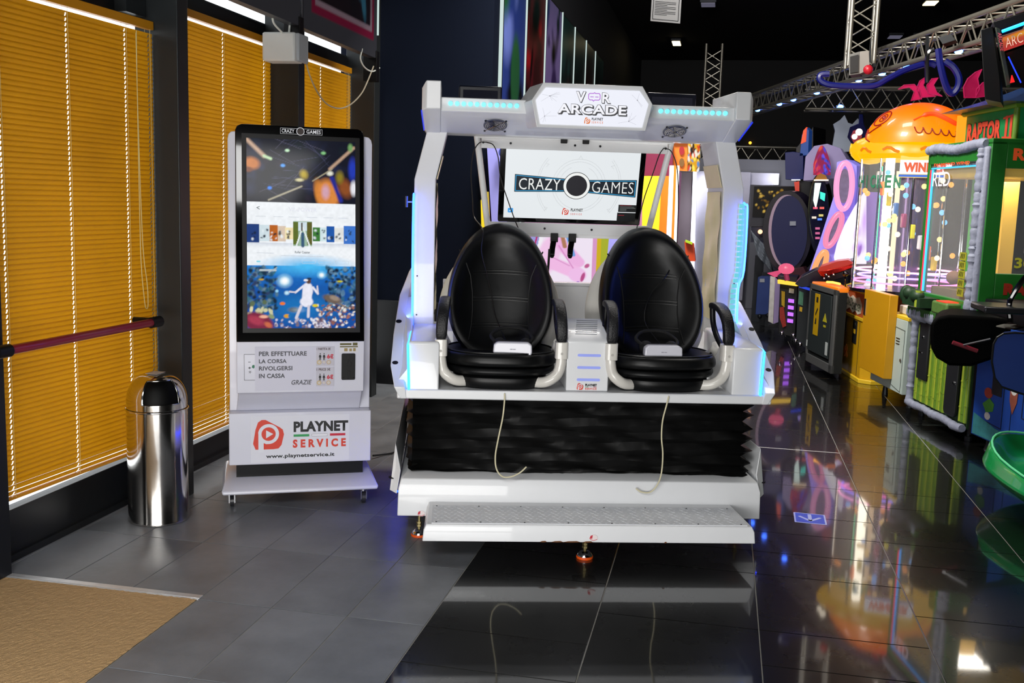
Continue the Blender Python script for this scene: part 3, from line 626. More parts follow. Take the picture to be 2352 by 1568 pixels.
for s,pts in ((-1,[(-.325,.052),(-.04,.034),(-.04,-.034),(-.325,-.042)]),(1,[(.315,.040),(.04,.032),(.04,-.036),(.315,-.054)])):
    b=B(); pv.poly(b,[(cx+q0,cy+q1) for q0,q1 in pts],.0015,.0019); o=b.obj('logo_plate',INKE,tv)
    b=B(); k=[(cx+q0-(.006*s if abs(q0)>.1 else 0),cy+q1-math.copysign(.006,q1)) for q0,q1 in pts]; pv.line(b,k,.004,.002,.0023,close=True); b.obj('plate_rim',CY,o)
GW=glow('display_letter_white','#f2f4f2',.98)
text(pv,'CRAZY',cx-.302,cx-.085,cy-.028,cy+.032,GW,parent=tv,bold=-.004,c=.0026); text(pv,'GAMES',cx+.082,cx+.300,cy-.034,cy+.026,GW,parent=tv,bold=-.012,c=.0026)
for r_,m_,c_ in ((.072,INK,.0026),(.069,GW,.0030),(.055,mat('display_dark','#23222c',.4,var=0),.0034)):
    b=B(); pv.poly(b,circ(cx,cy,r_,44),c_,c_+.0003); b.obj('round_emblem',m_,tv)
DR=glow('display_red','#e04a3a',.85); plogo(pv,cx-.050,.056,.036,tv,DR,.0014,GW); text(pv,'PLAYNET',cx-.022,cx+.042,.058,.073,INK,parent=tv,bold=.03,c=.0015); text(pv,'S E R V I C E',cx-.022,cx+.038,.038,.048,DR,parent=tv,bold=.02,c=.0015)
b=B(); pv.poly(b,rrect(.038,.066,.042,.066,.004),.0012,.0016); o=b.obj('app_icon',SK,tv); b=B(); pv.line(b,[(.045,.05),(.058,.058)],.003,.0018,.0022); b.obj('icon_stroke',GW,o)
b=B(); pv.poly(b,[(.622,.062),(.722-.004,.062),(.722-.004,.101),(.622,.101)],.0012,.0016); pv.poly(b,[(.618,.012+.0),(.716,.012),(.716,.058),(.618,.058)],.0012,.0016); o=b.obj('info_panel',mat('display_black','#10161a',.4,var=0),tv)
b=B()
for k,(x_,l_) in enumerate(((.63,.075),(.63,.082),(.63,.035),(.63,.035))): pv.line(b,[(x_,.090-.0065*k),(x_+l_,.090-.0065*k)],.0016,.0018,.0021)
b.obj('info_text',mat('display_text_grey','#8a9090',.5,var=0,em=.3),o); b=B(); pv.line(b,[(.63,.097),(.69,.097)],.0014,.0018,.0021); pv.line(b,[(.625,.044),(.655,.044)],.0025,.0018,.0021); b.obj('info_text',CRIM,o)
# hook-and-loop straps holding the screen
STR=mat('black_strap','#08080a',.6)
for u in (-.060,.052):
    B().box(u-.017,u+.017,1.05,1.062,1.842,1.89).obj('strap',STR,vr,bev=.003)
for u in (-.078,.018):
    o=B().box(u-.020,u+.020,1.185,1.20,1.335,1.382).obj('strap',STR,vr,bev=.003)
    B().loft([[tuple(q) for q in ((u-.019,1.17,1.345),(u+.011,1.17,1.345),(u+.011,1.19,1.345),(u-.019,1.19,1.345))],[(u-.024,1.165,1.30),(u+.004,1.165,1.30),(u+.004,1.19,1.30),(u-.024,1.19,1.30)],[(u-.024,1.165,1.265),(u+.002,1.165,1.265),(u+.002,1.185,1.265),(u-.024,1.185,1.265)],[(u-.018,1.17,1.252),(u-.004,1.17,1.252),(u-.004,1.18,1.252),(u-.018,1.18,1.252)]]).obj('buckle',BLACKG,o,bev=.003)
B().bar([VM.inverted()@VW(-.105,1.16,1.30),(-.107,1.16,1.22),(-.112,1.16,1.12),(-.108,1.16,1.105)],.012,.003,up=(0,1,0)).obj('strap_tail',STR,vr)
# console between the seats
b=B().prism([(.33,.70),(.33,.925),(.345,.940),(.62,1.0),(.62,.70)],-.092,.100,'x'); con=b.obj('console',WH,vr,bev=.005)
SL=mat('slot_lilac','#8f9bd8',.4,em=.25,emc='#7f8cff')
for k in range(3): b=B(); Pl((0,.329,0),(1,0,0),(0,0,1)).poly(b,rrect(-.044,.062,.747+.056*k,.759+.056*k,.0055),0,.001); b.obj('vent_slot',SL,con)
b=B()
for k in range(8): b.bar([(-.05+.004*k,.40+.026*k,.953+.0057*k),(.05+.004*k,.40+.026*k,.953+.0057*k)],.004,.002)
b.obj('top_slots',mat('slot_grey','#6c7078',.5),con)
pc=Pl((0,.3285,0),(1,0,0),(0,0,1)); playnet(pc,-.028,.722,.030,con,c=.001)
# ---- seats
LEA=mat('black_leather','#08090a',.40,var=.2,bump=.05,bscale=26,spec=.38); PADM=mat('armrest_black','#121215',.42,bump=.3,bscale=160); SHELL=mat('seat_shell_white','#d6d3cc',.28,var=.03,coat=.4)
def make_seat(su,ang):
    t=thing('seat_tmp','','',VW(su,0,0),VA+ang); t.name='seat'
    for k in ('label','category'): 
        if k in t: del t[k]
    t.parent=vr; t.location=(su,0,0); t.rotation_euler=(0,0,rad(ang))
    # backrest: egg-shaped pad with raised rim
    n=48; zc,hz,hw=1.10,.335,.258
    def out(th,k=1.,kz=1.):
        x=hw*k*math.copysign(abs(sin(th))**.92,sin(th))*(1-.10*cos(th)); z_=zc+hz*kz*cos(th); return x,z_
    def bk(z_): return .70+.27*(z_-.78)+.05*((z_-.78)/.66)**2
    prof=[(0.02,.030),(.25,.030),(.50,.034),(.66,.045),(.76,.066),(.86,.080),(.94,.074),(.985,.05),(1.0,.01),(.985,-.04),(.9,-.07),(.02,-.085)]
    rings=[]
    for s_,f_ in prof:
        ring=[]
        for k in range(n):
            th=2*PI*k/n; x,z_=out(th); x*=s_; z_=zc+(z_-zc)*s_; ring.append((x,bk(z_)-f_+.10*(x/hw)**2*-.5,z_))
        rings.append(ring)
    bkr=B().loft(rings).obj('backrest',LEA,t,smooth=True,sub=1)
    # stitched seams: two long curves and three pairs of cross seams
    def surf(x,z_):
        th=math.atan2(x/hw,(z_-zc)/hz); xo,zo=out(th); s_=math.hypot(x,z_-zc)/max(1e-6,math.hypot(xo,zo-zc)); f=np.interp(s_,[p_[0] for p_ in prof[:9]],[p_[1] for p_ in prof[:9]]); return (x,bk(z_)-f-.05*(x/hw)**2-.0005,z_)
    for s in (-1,1):
        b=B(); b.tube([surf(s*xx,zz) for xx,zz in [(.205,1.30),(.17,1.24),(.148,1.18),(.137,1.10),(.134,1.02),(.138,.95),(.15,.88)]],.0035,6)
        b.obj('long_seam',mat('seam_black','#030304',.6),bkr,smooth=True)
    for zz in (1.205,1.08,.955):
        for dz in (0,-.014): B().tube([surf(xx*.135,zz+dz-.004*xx*xx) for xx in np.linspace(-1,1,9)],.0042,6).obj('cross_seam',LEA,bkr,smooth=True)
    # white shell behind
    rings=[]
    for s_,f_ in ((.6,-.02),(1.15,-.03),(1.20,-.06),(1.10,-.12),(.6,-.17)):
        rings.append([((lambda x,z_:(x*s_,bk(zc+(z_-zc)*s_*.93-.05)-f_+.01,zc-.075+(z_-zc)*s_*.80))(*out(2*PI*k/n))) for k in range(n)])
    B().loft(rings).obj('shell',SHELL,t,smooth=True,sub=1)
    # cushion, roll and lower wrap
    def ell(cx_,cy_,rx,ry,z_,e=2.6,m_=36): return [(cx_+rx*math.copysign(abs(cos(2*PI*k/m_))**(2/e),cos(2*PI*k/m_)),cy_+ry*math.copysign(abs(sin(2*PI*k/m_))**(2/e),sin(2*PI*k/m_)),z_) for k in range(m_)]
    def tiltz(r,f=.0): return [(x,y,z_+f*(y-.57)) for x,y,z_ in r]
    cu=[ell(0,.585,.232,.24,.790),ell(0,.575,.266,.266,.797),ell(0,.57,.270,.272,.812),ell(0,.57,.268,.270,.835),ell(0,.572,.258,.26,.852),ell(0,.575,.245,.245,.858),ell(0,.585,.20,.20,.848),ell(0,.60,.12,.12,.836),ell(0,.60,.01,.01,.833)]
    cs=B().loft([tiltz(r,-.03) for r in cu]).obj('cushion',LEA,t,smooth=True,sub=1)
    B().tube([ (x,y,z_) for x,y,z_ in tiltz(ell(0,.575,.250,.250,.8575),-.03)],.0035,6,close=True,cap=False).obj('piping',LEA,cs,smooth=True)
    ro=[ell(0,.575,.22,.225,.755),ell(0,.57,.250,.253,.760),ell(0,.567,.262,.264,.778),ell(0,.57,.256,.256,.797),ell(0,.575,.23,.235,.803)]
    B().loft(ro).obj('lower_roll',LEA,t,smooth=True,sub=1)
    wr=[ell(0,.55,.17,.20,.700,3),ell(0,.55,.205,.232,.703,3),ell(0,.55,.218,.243,.728,3),ell(0,.55,.222,.246,.756,3),ell(0,.55,.20,.22,.766,3)]
    B().loft(wr).obj('lower_cover',LEA,t,smooth=True,sub=1)
    for s in (-1,1):
        p_=[(s*.12,.40,.728),(s*.195,.355,.734),(s*.238,.345,.756),(s*.262,.35,.785),(s*.272,.35,.83),(s*.272,.352,.872)]
        a=B().tube(catmull(p_,6),.0245,14).obj('arm_tube',SHELL,t,smooth=True)
        B().loft([ell(s*.272,.355,.029,.036,z_,4,20) for z_ in (.848,.858,.915,.922)]+[ell(s*.272,.355,.02,.03,.924,4,20)]).obj('arm_sleeve',SHELL,a,smooth=True)
        q_=[(s*.272,.345,.915),(s*.271,.335,.965),(s*.268,.345,1.02),(s*.263,.39,1.068),(s*.260,.46,1.088),(s*.258,.54,1.085),(s*.258,.58,1.075)]
        wd=[.052,.052,.053,.054,.053,.05,.03]; th_=[.046,.044,.042,.040,.036,.034,.02]; C_=[Vector(x) for x in q_]; rings=[]
        for i,c_ in enumerate(C_):
            d_=(C_[min(i+1,6)]-C_[max(i-1,0)]).normalized(); nn=Vector((0,-d_.z,d_.y)).normalized()
            rings.append([tuple(c_+Vector((1,0,0))*wd[i]/2*math.copysign(abs(cos(2*PI*k/16))**.5,cos(2*PI*k/16))+nn*th_[i]/2*math.copysign(abs(sin(2*PI*k/16))**.5,sin(2*PI*k/16))) for k in range(16)])
        B().loft(rings).obj('armrest_pad',PADM,a,smooth=True,sub=1)
        B().tube(catmull([(s*.258,.56,1.07),(s*.262,.55,1.0),(s*.268,.50,.94),(s*.272,.42,.90)],4),.014,10).obj('arm_strut',BLACK,a,smooth=True)
        B().tube(catmull([(s*.268,.50,.90),(s*.26,.55,.85),(s*.245,.66,.82)],4),.022,10).obj('arm_tube',SHELL,a,smooth=True)
        B().disc((s*.272,.318,.872),.006,(0,-1,0),.002,8).obj('button',mat('grey_button','#b5b2ac',.5),a)
    return t
make_seat(-.398,-1.5); make_seat(.398,3.0)
# ---- feet
ORG=mat('orange_rubber','#d8500c',.5)
def foot(u,v,zt,label_part=None):
    b=B().lathe([(.001,0),(.036,0),(.038,.006),(.036,.011),(.001,.012)],(u,v,0),24); f=b.obj('levelling_foot',ORG,vr,smooth=True)
    B().lathe([(.001,.012),(.034,.012),(.033,.018),(.020,.030),(.010,.034),(.001,.035)],(u,v,0),24).obj('foot_cup',CHROME,f,smooth=True)
    B().lathe([(.001,.033),(.007,.033),(.007,zt),(.001,zt)],(u,v,0),10).lathe([(.013,.045),(.013,.056)],(u,v,0),6).lathe([(.013,.060),(.013,.069)],(u,v,0),6).obj('foot_stem',mat('brass_zinc','#a89a6c',.35,.9),f)
foot(-.01,.09,.104); foot(-.745,.37,.106); foot(.745,.37,.106); foot(-.745,1.5,.106); foot(.745,1.5,.106)
B().box(-.06,.04,.06,.12,.092,.101).obj('foot_bracket',DARKM,vr); 
# ---- boxes on top of the header, headsets, cords
for px0,px1,py0,py1,lab in ((1062,1160,192,226,'dark box standing on the left half of the ride header'),(1524,1642,207,242,'dark box standing on the right half of the ride header')):
    a=(VM.inverted()@AY(px0,py0,5.4)); 
    k=0
    u0=(-.60 if px0<1300 else .335); u1=u0+(.21 if px0<1300 else .245)
    t=thing('sensor_box',lab,'equipment box',VW(u0,.93,2.008),VA)
    B().box(0,u1-u0,0,.09,.002,.090).obj('housing',mat('navy_black_plastic','#0a0d20',.35),t,bev=.006); B().box(.02,u1-u0-.02,-.003,0,.02,.07).obj('front_grille',mat('grille_blue_black','#060a2a',.5,bump=.4,bscale=400),t)
def headset(px,py,lab,tilt,ang):
    p=Vector(VM.inverted()@VW(px,py,.864)); t=thing('vr_headset',lab,'headset',VW(px,py,.853),VA+ang,'headsets on the seats')
    pts=[(-.088,.018),(-.086,.05),(-.07,.062),(.07,.062),(.086,.05),(.088,.018),(.082,0),(-.082,0)]
    rings=[[(x*1.0,-.005,z_) for x,z_ in pts],[(x*1.0,.03,z_) for x,z_ in pts],[(x*.96,.055,z_*.95) for x,z_ in pts]]
    B().loft(rings).obj('visor',mat('visor_white','#d2d2dc',.3,coat=.3),t,bev=.006,seg=3)
    B().box(-.08,.08,.05,.085,.004,.06).ball((-.06,.10,.04),.03,.045,.03).ball((.06,.10,.04),.03,.045,.03).obj('face_gasket',RUBBER,t,bev=.006)
    B().tube(catmull([(-.08,.08,.05),(-.10,.14,.075),(-.05,.2,.10),(.04,.2,.10),(.09,.13,.07),(.08,.08,.05)],5),.008,8).obj('head_strap',RUBBER,t,smooth=True)
    Pq=Pl((0,-.0055,0),(1,0,0),(0,0,1)); bq=B(); Pq.line(bq,[(-.011,.031),(-.002,.031)],.004,.0005,.0012); Pq.line(bq,[(.002,.031),(.013,.031)],.003,.0005,.0012); bq.obj('maker_mark',mat('grey_print','#9a9aa6',.5,var=0),t)
headset(-.338,.345,'white and black headset lying on the left black seat',0,-3); headset(.352,.345,'white and black headset lying on the right black seat',0,2)
CAB=mat('black_cable','#0a0a0b',.45)
def vc(pts,r,lab,m=CAB,group='headset cables'): 
    return cable([VW(*p_) for p_ in pts],r,m,lab,'cable',group)
vc([(-.455,1.06,1.835),(-.49,1.03,1.83),(-.52,1.0,1.78),(-.53,.98,1.68),(-.52,.97,1.55),(-.51,.98,1.46),(-.47,.80,1.40),(-.475,.745,1.30),(-.45,.72,1.2),(-.425,.70,1.1),(-.405,.665,1.0),(-.375,.60,.93),(-.36,.50,.90),(-.35,.45,.885)],.0028,'thin black cable drooping from the screen frame over the left seat back to its headset')
vc([(-.455,1.06,1.835),(-.42,1.03,1.82),(-.395,1.02,1.76),(-.38,1.02,1.66),(-.34,1.03,1.55),(-.30,1.04,1.45),(-.26,1.05,1.36),(-.235,1.08,1.28)],.0028,'thin black cable crossing the left side of the white screen down behind the left seat')
vc([(.455,1.06,1.835),(.43,1.04,1.80),(.40,1.04,1.7),(.365,1.05,1.58),(.34,1.06,1.45),(.33,1.06,1.38)],.0028,'thin black cable from the upper right screen corner down behind the right seat')
vc([(.455,1.06,1.835),(.49,1.04,1.82),(.52,1.02,1.74),(.53,1.0,1.6),(.53,.98,1.45),(.52,.95,1.3),(.43,.745,1.20),(.37,.735,1.13),(.33,.70,1.05),(.33,.68,.97),(.37,.55,.90),(.36,.45,.885)],.0028,'thin black cable hanging right of the screen frame, over the right seat to its headset')
YC=mat('yellowed_cord','#cfc8a8',.5)
def vc2(pts,lab):
    t=cable([VW(*p_) for p_ in pts],.0035,YC,lab,'cord','pull cords under the platform',name='pull_cord')
vc2([(-.372,.294,.690),(-.372,.285,.655),(-.378,.285,.58),(-.395,.29,.48),(-.405,.30,.40),(-.398,.30,.34),(-.37,.30,.305),(-.33,.30,.305),(-.29,.30,.325),(-.262,.30,.352)],'cream cord hanging below the left seat, its end curled up to the right')
vc2([(.374,.294,.690),(.365,.285,.655),(.35,.285,.58),(.35,.29,.50),(.362,.30,.42),(.360,.30,.33),(.345,.31,.27),(.315,.315,.235),(.275,.318,.235),(.25,.322,.25)],'cream cord hanging below the right seat, its end curled to the left')
# ================================================================ ticket kiosk
KO=AZ(533,1165); KA=26.5; kio=thing('ticket_kiosk','white upright kiosk with a tall bright screen, between steel bin and motion ride','kiosk',KO,KA)
KW=mat('kiosk_white','#d3d4e0',.3,var=.02,coat=.3)
b=B().loft([[(-.045,-.075,.082),(.712,-.075,.082),(.712,.42,.082),(-.045,.42,.082)],[(-.047,-.077,.100),(.714,-.077,.100),(.714,.42,.100),(-.047,.42,.100)],[(-.030,.02,.138),(.697,.02,.138),(.697,.40,.138),(-.030,.40,.138)]])
b.obj('base_tray',KW,kio,bev=.010,seg=3)
B().box(.022,.650,.055,.34,.138,.212).obj('neck',mat('kiosk_black','#05060a',.5,spec=.25),kio)
lp=B().box(-.012,.686,.03,.33,.205,.468).obj('lower_front_panel',KW,kio,bev=.004)
# tall back slab with round upper corners
pt=[(-.008,.468),(.686,.468),(.686,1.80),(.681,1.822),(.668,1.835),(.65,1.838),(.03,1.838),(.008,1.835),(-.004,1.822),(-.008,1.80)]
B().prism(pt,.10,.27).obj('back_slab',KW,kio,bev=.003)
B().loft([[(.027,-.02,.578),(.641,-.02,.578),(.641,.12,.578),(.027,.12,.578)],[(.027,-.03,.832),(.641,-.03,.832),(.641,.12,.832),(.027,.12,.832)]]).loft([[(.024,.095,.468),(.634,.095,.468),(.634,.12,.468),(.024,.12,.468)],[(.035,-.005,.578),(.635,-.005,.578),(.635,.12,.578),(.035,.12,.578)]]).obj('control_box',KW,kio,bev=.003)
k0=Vector((.027,-.028,.832)); kU=Vector((.027,.075,1.872))-k0; pk=Pl(k0,(1,0,0),kU); KWd,KHt=.615,kU.length
b=B(); pk.poly(b,rrect(0,KWd,0,KHt,.025,4)[0:6]+rrect(0,KWd,0,KHt,.025,4)[5:],-.045,0) if 0 else None
b=B(); cpts=[(0,0),(KWd,0),(KWd,KHt-.03),(KWd-.009,KHt-.009),(KWd-.03,KHt),(.03,KHt),(.009,KHt-.009),(0,KHt-.03)]; pk.poly(b,cpts,-.045,0); bez=b.obj('screen_bezel',BLACKG,kio,bev=.004)
b=B(); pk.poly(b,[(.034,.048),(KWd-.026,.048),(KWd-.026,KHt-.048),(.034,KHt-.048)],0,.006); pk.poly(b,[(.030,.044),(KWd-.022,.044),(KWd-.022,KHt-.044),(.030,KHt-.044)],0,.004); b.obj('screen_lip',BLACK,bez)
sx0,sx1,sy0,sy1=.052,KWd-.044,.066,KHt-.066; SW=sx1-sx0; SHh=(sy1-sy0)
cn=Can(150,258,'#050810',1.0); cn.Y=cn.Y*SHh/SW; H_=SHh/SW   # picture units: screen width = 1
a0,a1=H_*.332,H_*.668
# upper film still: blurred dark undergrowth
U=lambda y:a1+y*(H_-a1)
cn.rect(0,1,a1,H_,'#0c1020'); cn.blobs(40,['#141a34','#0a0c14','#202848','#241c2c','#0c1c24'],0,1,a1,H_,.03,.12,.7,.6)
for _ in range(26): x_=random.uniform(0,.6); y_=random.uniform(.1,1); a_=random.uniform(-.9,.9); cn.seg(x_,U(y_),x_+.25*cos(a_),U(y_)+.25*sin(a_),.004,random.choice(['#4a4a6a','#383c58','#5c5870']),.8,.6)
cn.seg(0,U(.98),.16,U(.72),.028,'#c9a890',.8); cn.seg(.16,U(.72),.22,U(.68),.02,'#c8e8b8',.8); cn.ell(.05,U(.6),.09,.07,'#c87838',.5,-12); cn.ell(.02,U(.5),.05,.03,'#7a4020',.5)
cn.seg(.98,U(.9),.76,U(.55),.022,'#b89880',.8); cn.ell(.76,U(.48),.04,.03,'#e0e0d0',.6); cn.ell(.66,U(.16),.055,.16,'#c87c2c',.5,10); cn.ell(.74,U(.14),.12,.17,'#d8863c',.35,12); cn.ell(.72,U(.18),.05,.09,'#d0a0b0',.6); cn.seg(.78,U(.4),.86,U(.05),.03,'#20288c',.7); cn.ell(.90,U(.25),.08,.12,'#8a4a20',.6,20)
cn.ell(.33,U(.58),.028,.02,'#58a8ff',.6); cn.ell(.21,U(.22),.026,.02,'#3088ff',.6); cn.ell(.37,U(.82),.028,.018,'#c8f0c8',.6); cn.ell(.52,U(.45),.05,.06,'#b8a028',.7,20); cn.ell(.48,U(.36),.05,.02,'#d8d0a0',.6); cn.seg(.2,U(.03),.5,U(.26),.012,'#b0a890',.8); cn.ell(.97,U(.55),.05,.14,'#2038b0',.6); cn.ell(.98,U(.25),.04,.09,'#e8e8f0',.6); cn.ell(.7,U(.8),.03,.02,'#80c080',.6); cn.ell(.95,U(.9),.03,.05,'#70a060',.6); cn.seg(.6,U(.35),.78,U(.55),.009,'#a09880',.8); cn.ell(.85,U(.42),.05,.08,'#8a7a20',.7)
# middle menu
cn.rect(0,1,a0,a1,'#eef2f6'); cn.mix(((cn.Y>a0+.235)&(cn.Y<a0+.30))*.0,'#ffffff')
th=[('#1c3a78',0,.115,.0),('#cfdfe6',.115,.205,.01),('#b8601c',.205,.28,.01),('#d8c4b0',.28,.35,.015),('#f0e0b0',.35,.42,.03),('#3c7a34',.60,.67,.02),('#d0e4e8',.67,.73,.02),('#1c56a8',.73,.80,.01),('#e4e4e0',.80,.89,.02),('#3a72c8',.89,1.,.0)]
for c_,x0_,x1_,q_ in th:
    cn.rect(x0_,x1_,a0+.215+q_,a0+.385-q_,c_); cn.blobs(7,['#0c1c30','#e8f0f4',c_,'#283848' if c_!='#b8601c' else '#3a1406'],x0_+.015,x1_-.015,a0+.23+q_,a0+.36-q_,.008,.022,.5,.6)
cn.mix((cn.X<0)*0,'#ffffff'); cn.rect(.42,.595,a0+.185,a0+.415,'#9ab8a0'); cn.rect(.44,.575,a0+.33,a0+.41,'#cfe0e8'); cn.rect(.422,.465,a0+.2,a0+.41,'#5c6c28'); cn.rect(.55,.593,a0+.2,a0+.41,'#5c5c24'); cn.seg(.505,a0+.36,.45,a0+.19,.008,'#e8f0f0'); cn.seg(.510,a0+.36,.57,a0+.19,.008,'#e8f0f0'); cn.seg(.507,a0+.3,.508,a0+.19,.018,'#3a5a78'); cn.seg(.5,a0+.4,.5,a0+.33,.006,'#4a4030')
cn.mix(np.clip(((cn.Y>a0+.175)&(cn.Y<a0+.215))*(.35-abs(cn.Y-a0-.215)*8),0,1)*(abs(cn.X-.5)>.09),'#8090b0')
# lower underwater picture
L=lambda y:y*a0
cn.rect(0,1,0,a0,'#0c4a9c'); cn.mix((cn.Y<a0)*np.clip((cn.Y/a0-.55)/.45,0,1),'#1878d0'); cn.ell(.55,L(1.0),.5,.12,'#48b8f0',.9); cn.ell(.5,L(.35),.5,.2,'#1470b8',.8)
cn.blobs(150,['#123048','#1c5070','#386878','#0c2438','#50748c','#2c3c60','#6c8494'],0,.27,L(.3),L(.98),.012,.035,.5,.8); cn.blobs(170,['#123a5c','#2c6080','#50789a','#1c3050','#6a90a8','#0c2038'],.72,1,L(.28),L(.98),.012,.035,.5,.8)
cn.ell(.34,L(.76),.085,.075,'#b8f0ff',.9); cn.ell(.34,L(.76),.05,.045,'#ffffff',.7); cn.ell(.68,L(.86),.05,.045,'#a0e8ff',.9); cn.ell(.68,L(.86),.028,.026,'#ffffff',.7); cn.ell(.27,L(.6),.02,.018,'#9ad8f8',.6); cn.ell(.36,L(.57),.03,.025,'#c8f0ff',.7)
cn.blobs(120,['#c8b8b0','#8c5850','#e8e0d8','#5c4048','#a06858','#f0e8e4'],.62,1,0,L(.38),.008,.024,.5,.85); cn.blobs(60,['#e8e8f0','#b8b0c0','#7a6a78','#d8d4e4'],.25,.75,0,L(.16),.008,.024,.5,.85); cn.blobs(18,['#8a9a70','#c8c8a0','#e0d8b0','#5a6c50'],.02,.28,L(.14),L(.42),.02,.045,.35,.9,.7)
cn.ell(.10,L(.10),.16,.10,'#7c2440',.25,-20); cn.ell(.08,L(.13),.10,.05,'#a83850',.5,-20); cn.ell(.19,L(.06),.05,.03,'#c86848',.5,-30); cn.ell(.15,L(.19),.05,.02,'#f0b098',.5)
cn.ell(.32,L(.40),.03,.018,'#f07828',.4); cn.ell(.62,L(.37),.035,.018,'#e8d020',.5); cn.ell(.36,L(.2),.035,.022,'#e0a020',.4); cn.ell(.385,L(.2),.02,.02,'#1870b0',.5); cn.ell(.13,L(.78),.03,.012,'#c8a030',.5); cn.ell(.85,L(.76),.035,.012,'#c8c030',.5)
cn.seg(.12,L(.93),.26,L(.93),.012,'#c0ccd0',.6); cn.seg(.2,L(.9),.27,L(.97),.008,'#a8b8c0',.6); cn.ell(.78,L(.47),.11,.045,'#6c5c50',.4,-18); cn.ell(.80,L(.49),.06,.03,'#9a8878',.5,-18); cn.seg(.84,L(.40),.92,L(.33),.01,'#7c6c60',.6)
cn.ell(.42,L(.3),.06,.03,'#14263c',.5); cn.ell(.45,L(.3),.10,.035,'#c8dce8',.9,0,.4)
# figure in a white dress
SKN='#e8e8f4'; cn.seg(.55,L(.66),.54,L(.42),.05,SKN,.25); cn.ell(.54,L(.43),.068,.05,SKN,.25); cn.ell(.555,L(.60),.05,.06,SKN,.25); cn.seg(.51,L(.68),.44,L(.58),.013,'#dfe0ee',.5); cn.seg(.44,L(.58),.385,L(.59),.010,'#dcd4dc',.5); cn.seg(.60,L(.66),.645,L(.56),.013,'#e4e4f0',.5); cn.seg(.645,L(.56),.64,L(.68),.010,'#dcd4dc',.5)
cn.seg(.49,L(.36),.445,L(.17),.017,'#d4d0dc',.5); cn.seg(.56,L(.36),.555,L(.19),.016,'#d4d0dc',.5); cn.ell(.56,L(.76),.026,.03,'#5a3c30',.35); cn.ell(.535,L(.775),.024,.014,'#e8e8f0',.3); cn.ell(.565,L(.80),.03,.012,'#1c3858',.4)
cn.noise(.06,3); scr=cn.obj('display',pk,sx0,sx1,sy0,sy1,print_mat('lit_display',1.0,.1,False),bez,c=.0075)
ui=mat('ui_grey','#b4bcc4',.5,var=0,em=.45,emc='#c0c8d0'); uid=mat('ui_dark','#5c6870',.5,var=0,em=.15)
def ux(x): return sx0+x*SW
def uy(y): return sy0+y*SW
text(pk,'VR-POWER',ux(.38),ux(.64),uy(a1-.085),uy(a1-.045),mat('ui_light','#c8ccd4',.5,var=0,em=.6,emc='#ccd0d8'),parent=bez,bold=.03,c=.009)
text(pk,'Roller Coaster',ux(.435),ux(.575),uy(a0+.118),uy(a0+.140),uid,parent=bez,bold=.02,c=.009)
b=B()
for x_ in (.08,.24,.38,.55,.70,.84): pk.line(b,[(ux(x_),uy(a1-.135)),(ux(x_+.09),uy(a1-.135))],.0022,.008,.009)
pk.line(b,[(ux(.31),uy(a0+.095)),(ux(.70),uy(a0+.090))],.0025,.008,.009); pk.line(b,[(ux(.09),uy(a0+.118)),(ux(.24),uy(a0+.116))],.0025,.008,.009)
for x_ in (.5,.655,.81):
    r_=rrect(ux(x_),ux(x_+.125),uy(a0+.022),uy(a0+.052),.006); pk.line(b,r_,.0012,.008,.009,close=True)
b.obj('menu_marks',ui,bez)
b=B(); pk.poly(b,rrect(ux(.085),ux(.12),uy(a0+.03),uy(a0+.045),.002),.008,.009); b.obj('goggles_icon',mat('ui_teal','#7ac0d0',.5,var=0,em=.5,emc='#7ac0d0'),bez)
b=B(); pk.line(b,[(ux(.09),uy(a1-.055)),(ux(.115),uy(a1-.045))],.003,.008,.009); pk.line(b,[(ux(.09),uy(a1-.055)),(ux(.115),uy(a1-.07))],.003,.008,.009); b.obj('share_icon',uid,bez)
# header logo
GL=glow('kiosk_logo_white','#e8e8ec',.7); yc=KHt-.024
text(pk,'CRAZY',.218,.278,yc-.009,yc+.009,GL,parent=bez,bold=.015,c=.0006); text(pk,'GAMES',.336,.404,yc-.009,yc+.009,GL,parent=bez,bold=.015,c=.0006)
b=B(); pk.line(b,[(.294,yc+.013),(.212,yc+.013),(.212,yc-.014),(.294,yc-.014)],.0012,.0003,.0008); pk.line(b,[(.32,yc+.013),(.411,yc+.013),(.411,yc-.014),(.32,yc-.014)],.0012,.0003,.0008); b.obj('logo_frame',GL,bez)
b=B(); pk.line(b,circ(.307,yc,.018,28),.0028,.0006,.0014,close=True); b.obj('logo_ring',GL,bez); b=B(); pk.poly(b,circ(.307,yc,.0165,24),.0003,.0008); b.obj('logo_disc',mat('logo_disc_dark','#2a1c18',.4,var=0),bez)
# paper, stickers, coin slot on the control box (front slants very slightly)
pb=Pl((0,-.0205,.578),(1,0,0),Vector((0,-.01,.254))); PAP=mat('notice_paper','#d0d0de',.6,var=.02)
def q2(x,y): return (.027+(x-542)/293*.614, .254*(898-y)/113)   # notice layout, read off the control box front
def rectq(b,x0,y0,x1,y1,c0,c1): a_=q2(x0,y0); e_=q2(x1,y1); return pb.poly(b,[(a_[0],e_[1]),(e_[0],e_[1]),(e_[0],a_[1]),(a_[0],a_[1])],c0,c1)
cb=kio
b=B(); rectq(b,583,796,763,893,.001,.002); pap=b.obj('paper_notice',PAP,kio)
TX=mat('print_grey','#55555c',.6,var=0)
for s_,x0_,x1_,y0_,y1_ in (('PER EFFETTUARE',592,701,806,816),('LA CORSA',592,655,823,832),('RIVOLGERSI',592,668,838.5,848),('IN CASSA',592,651,855,865)):
    a_=q2(x0_,y1_); e_=q2(x1_,y0_); text(pb,s_,a_[0],e_[0],a_[1],e_[1],TX,parent=pap,bold=.03,c=.0028)
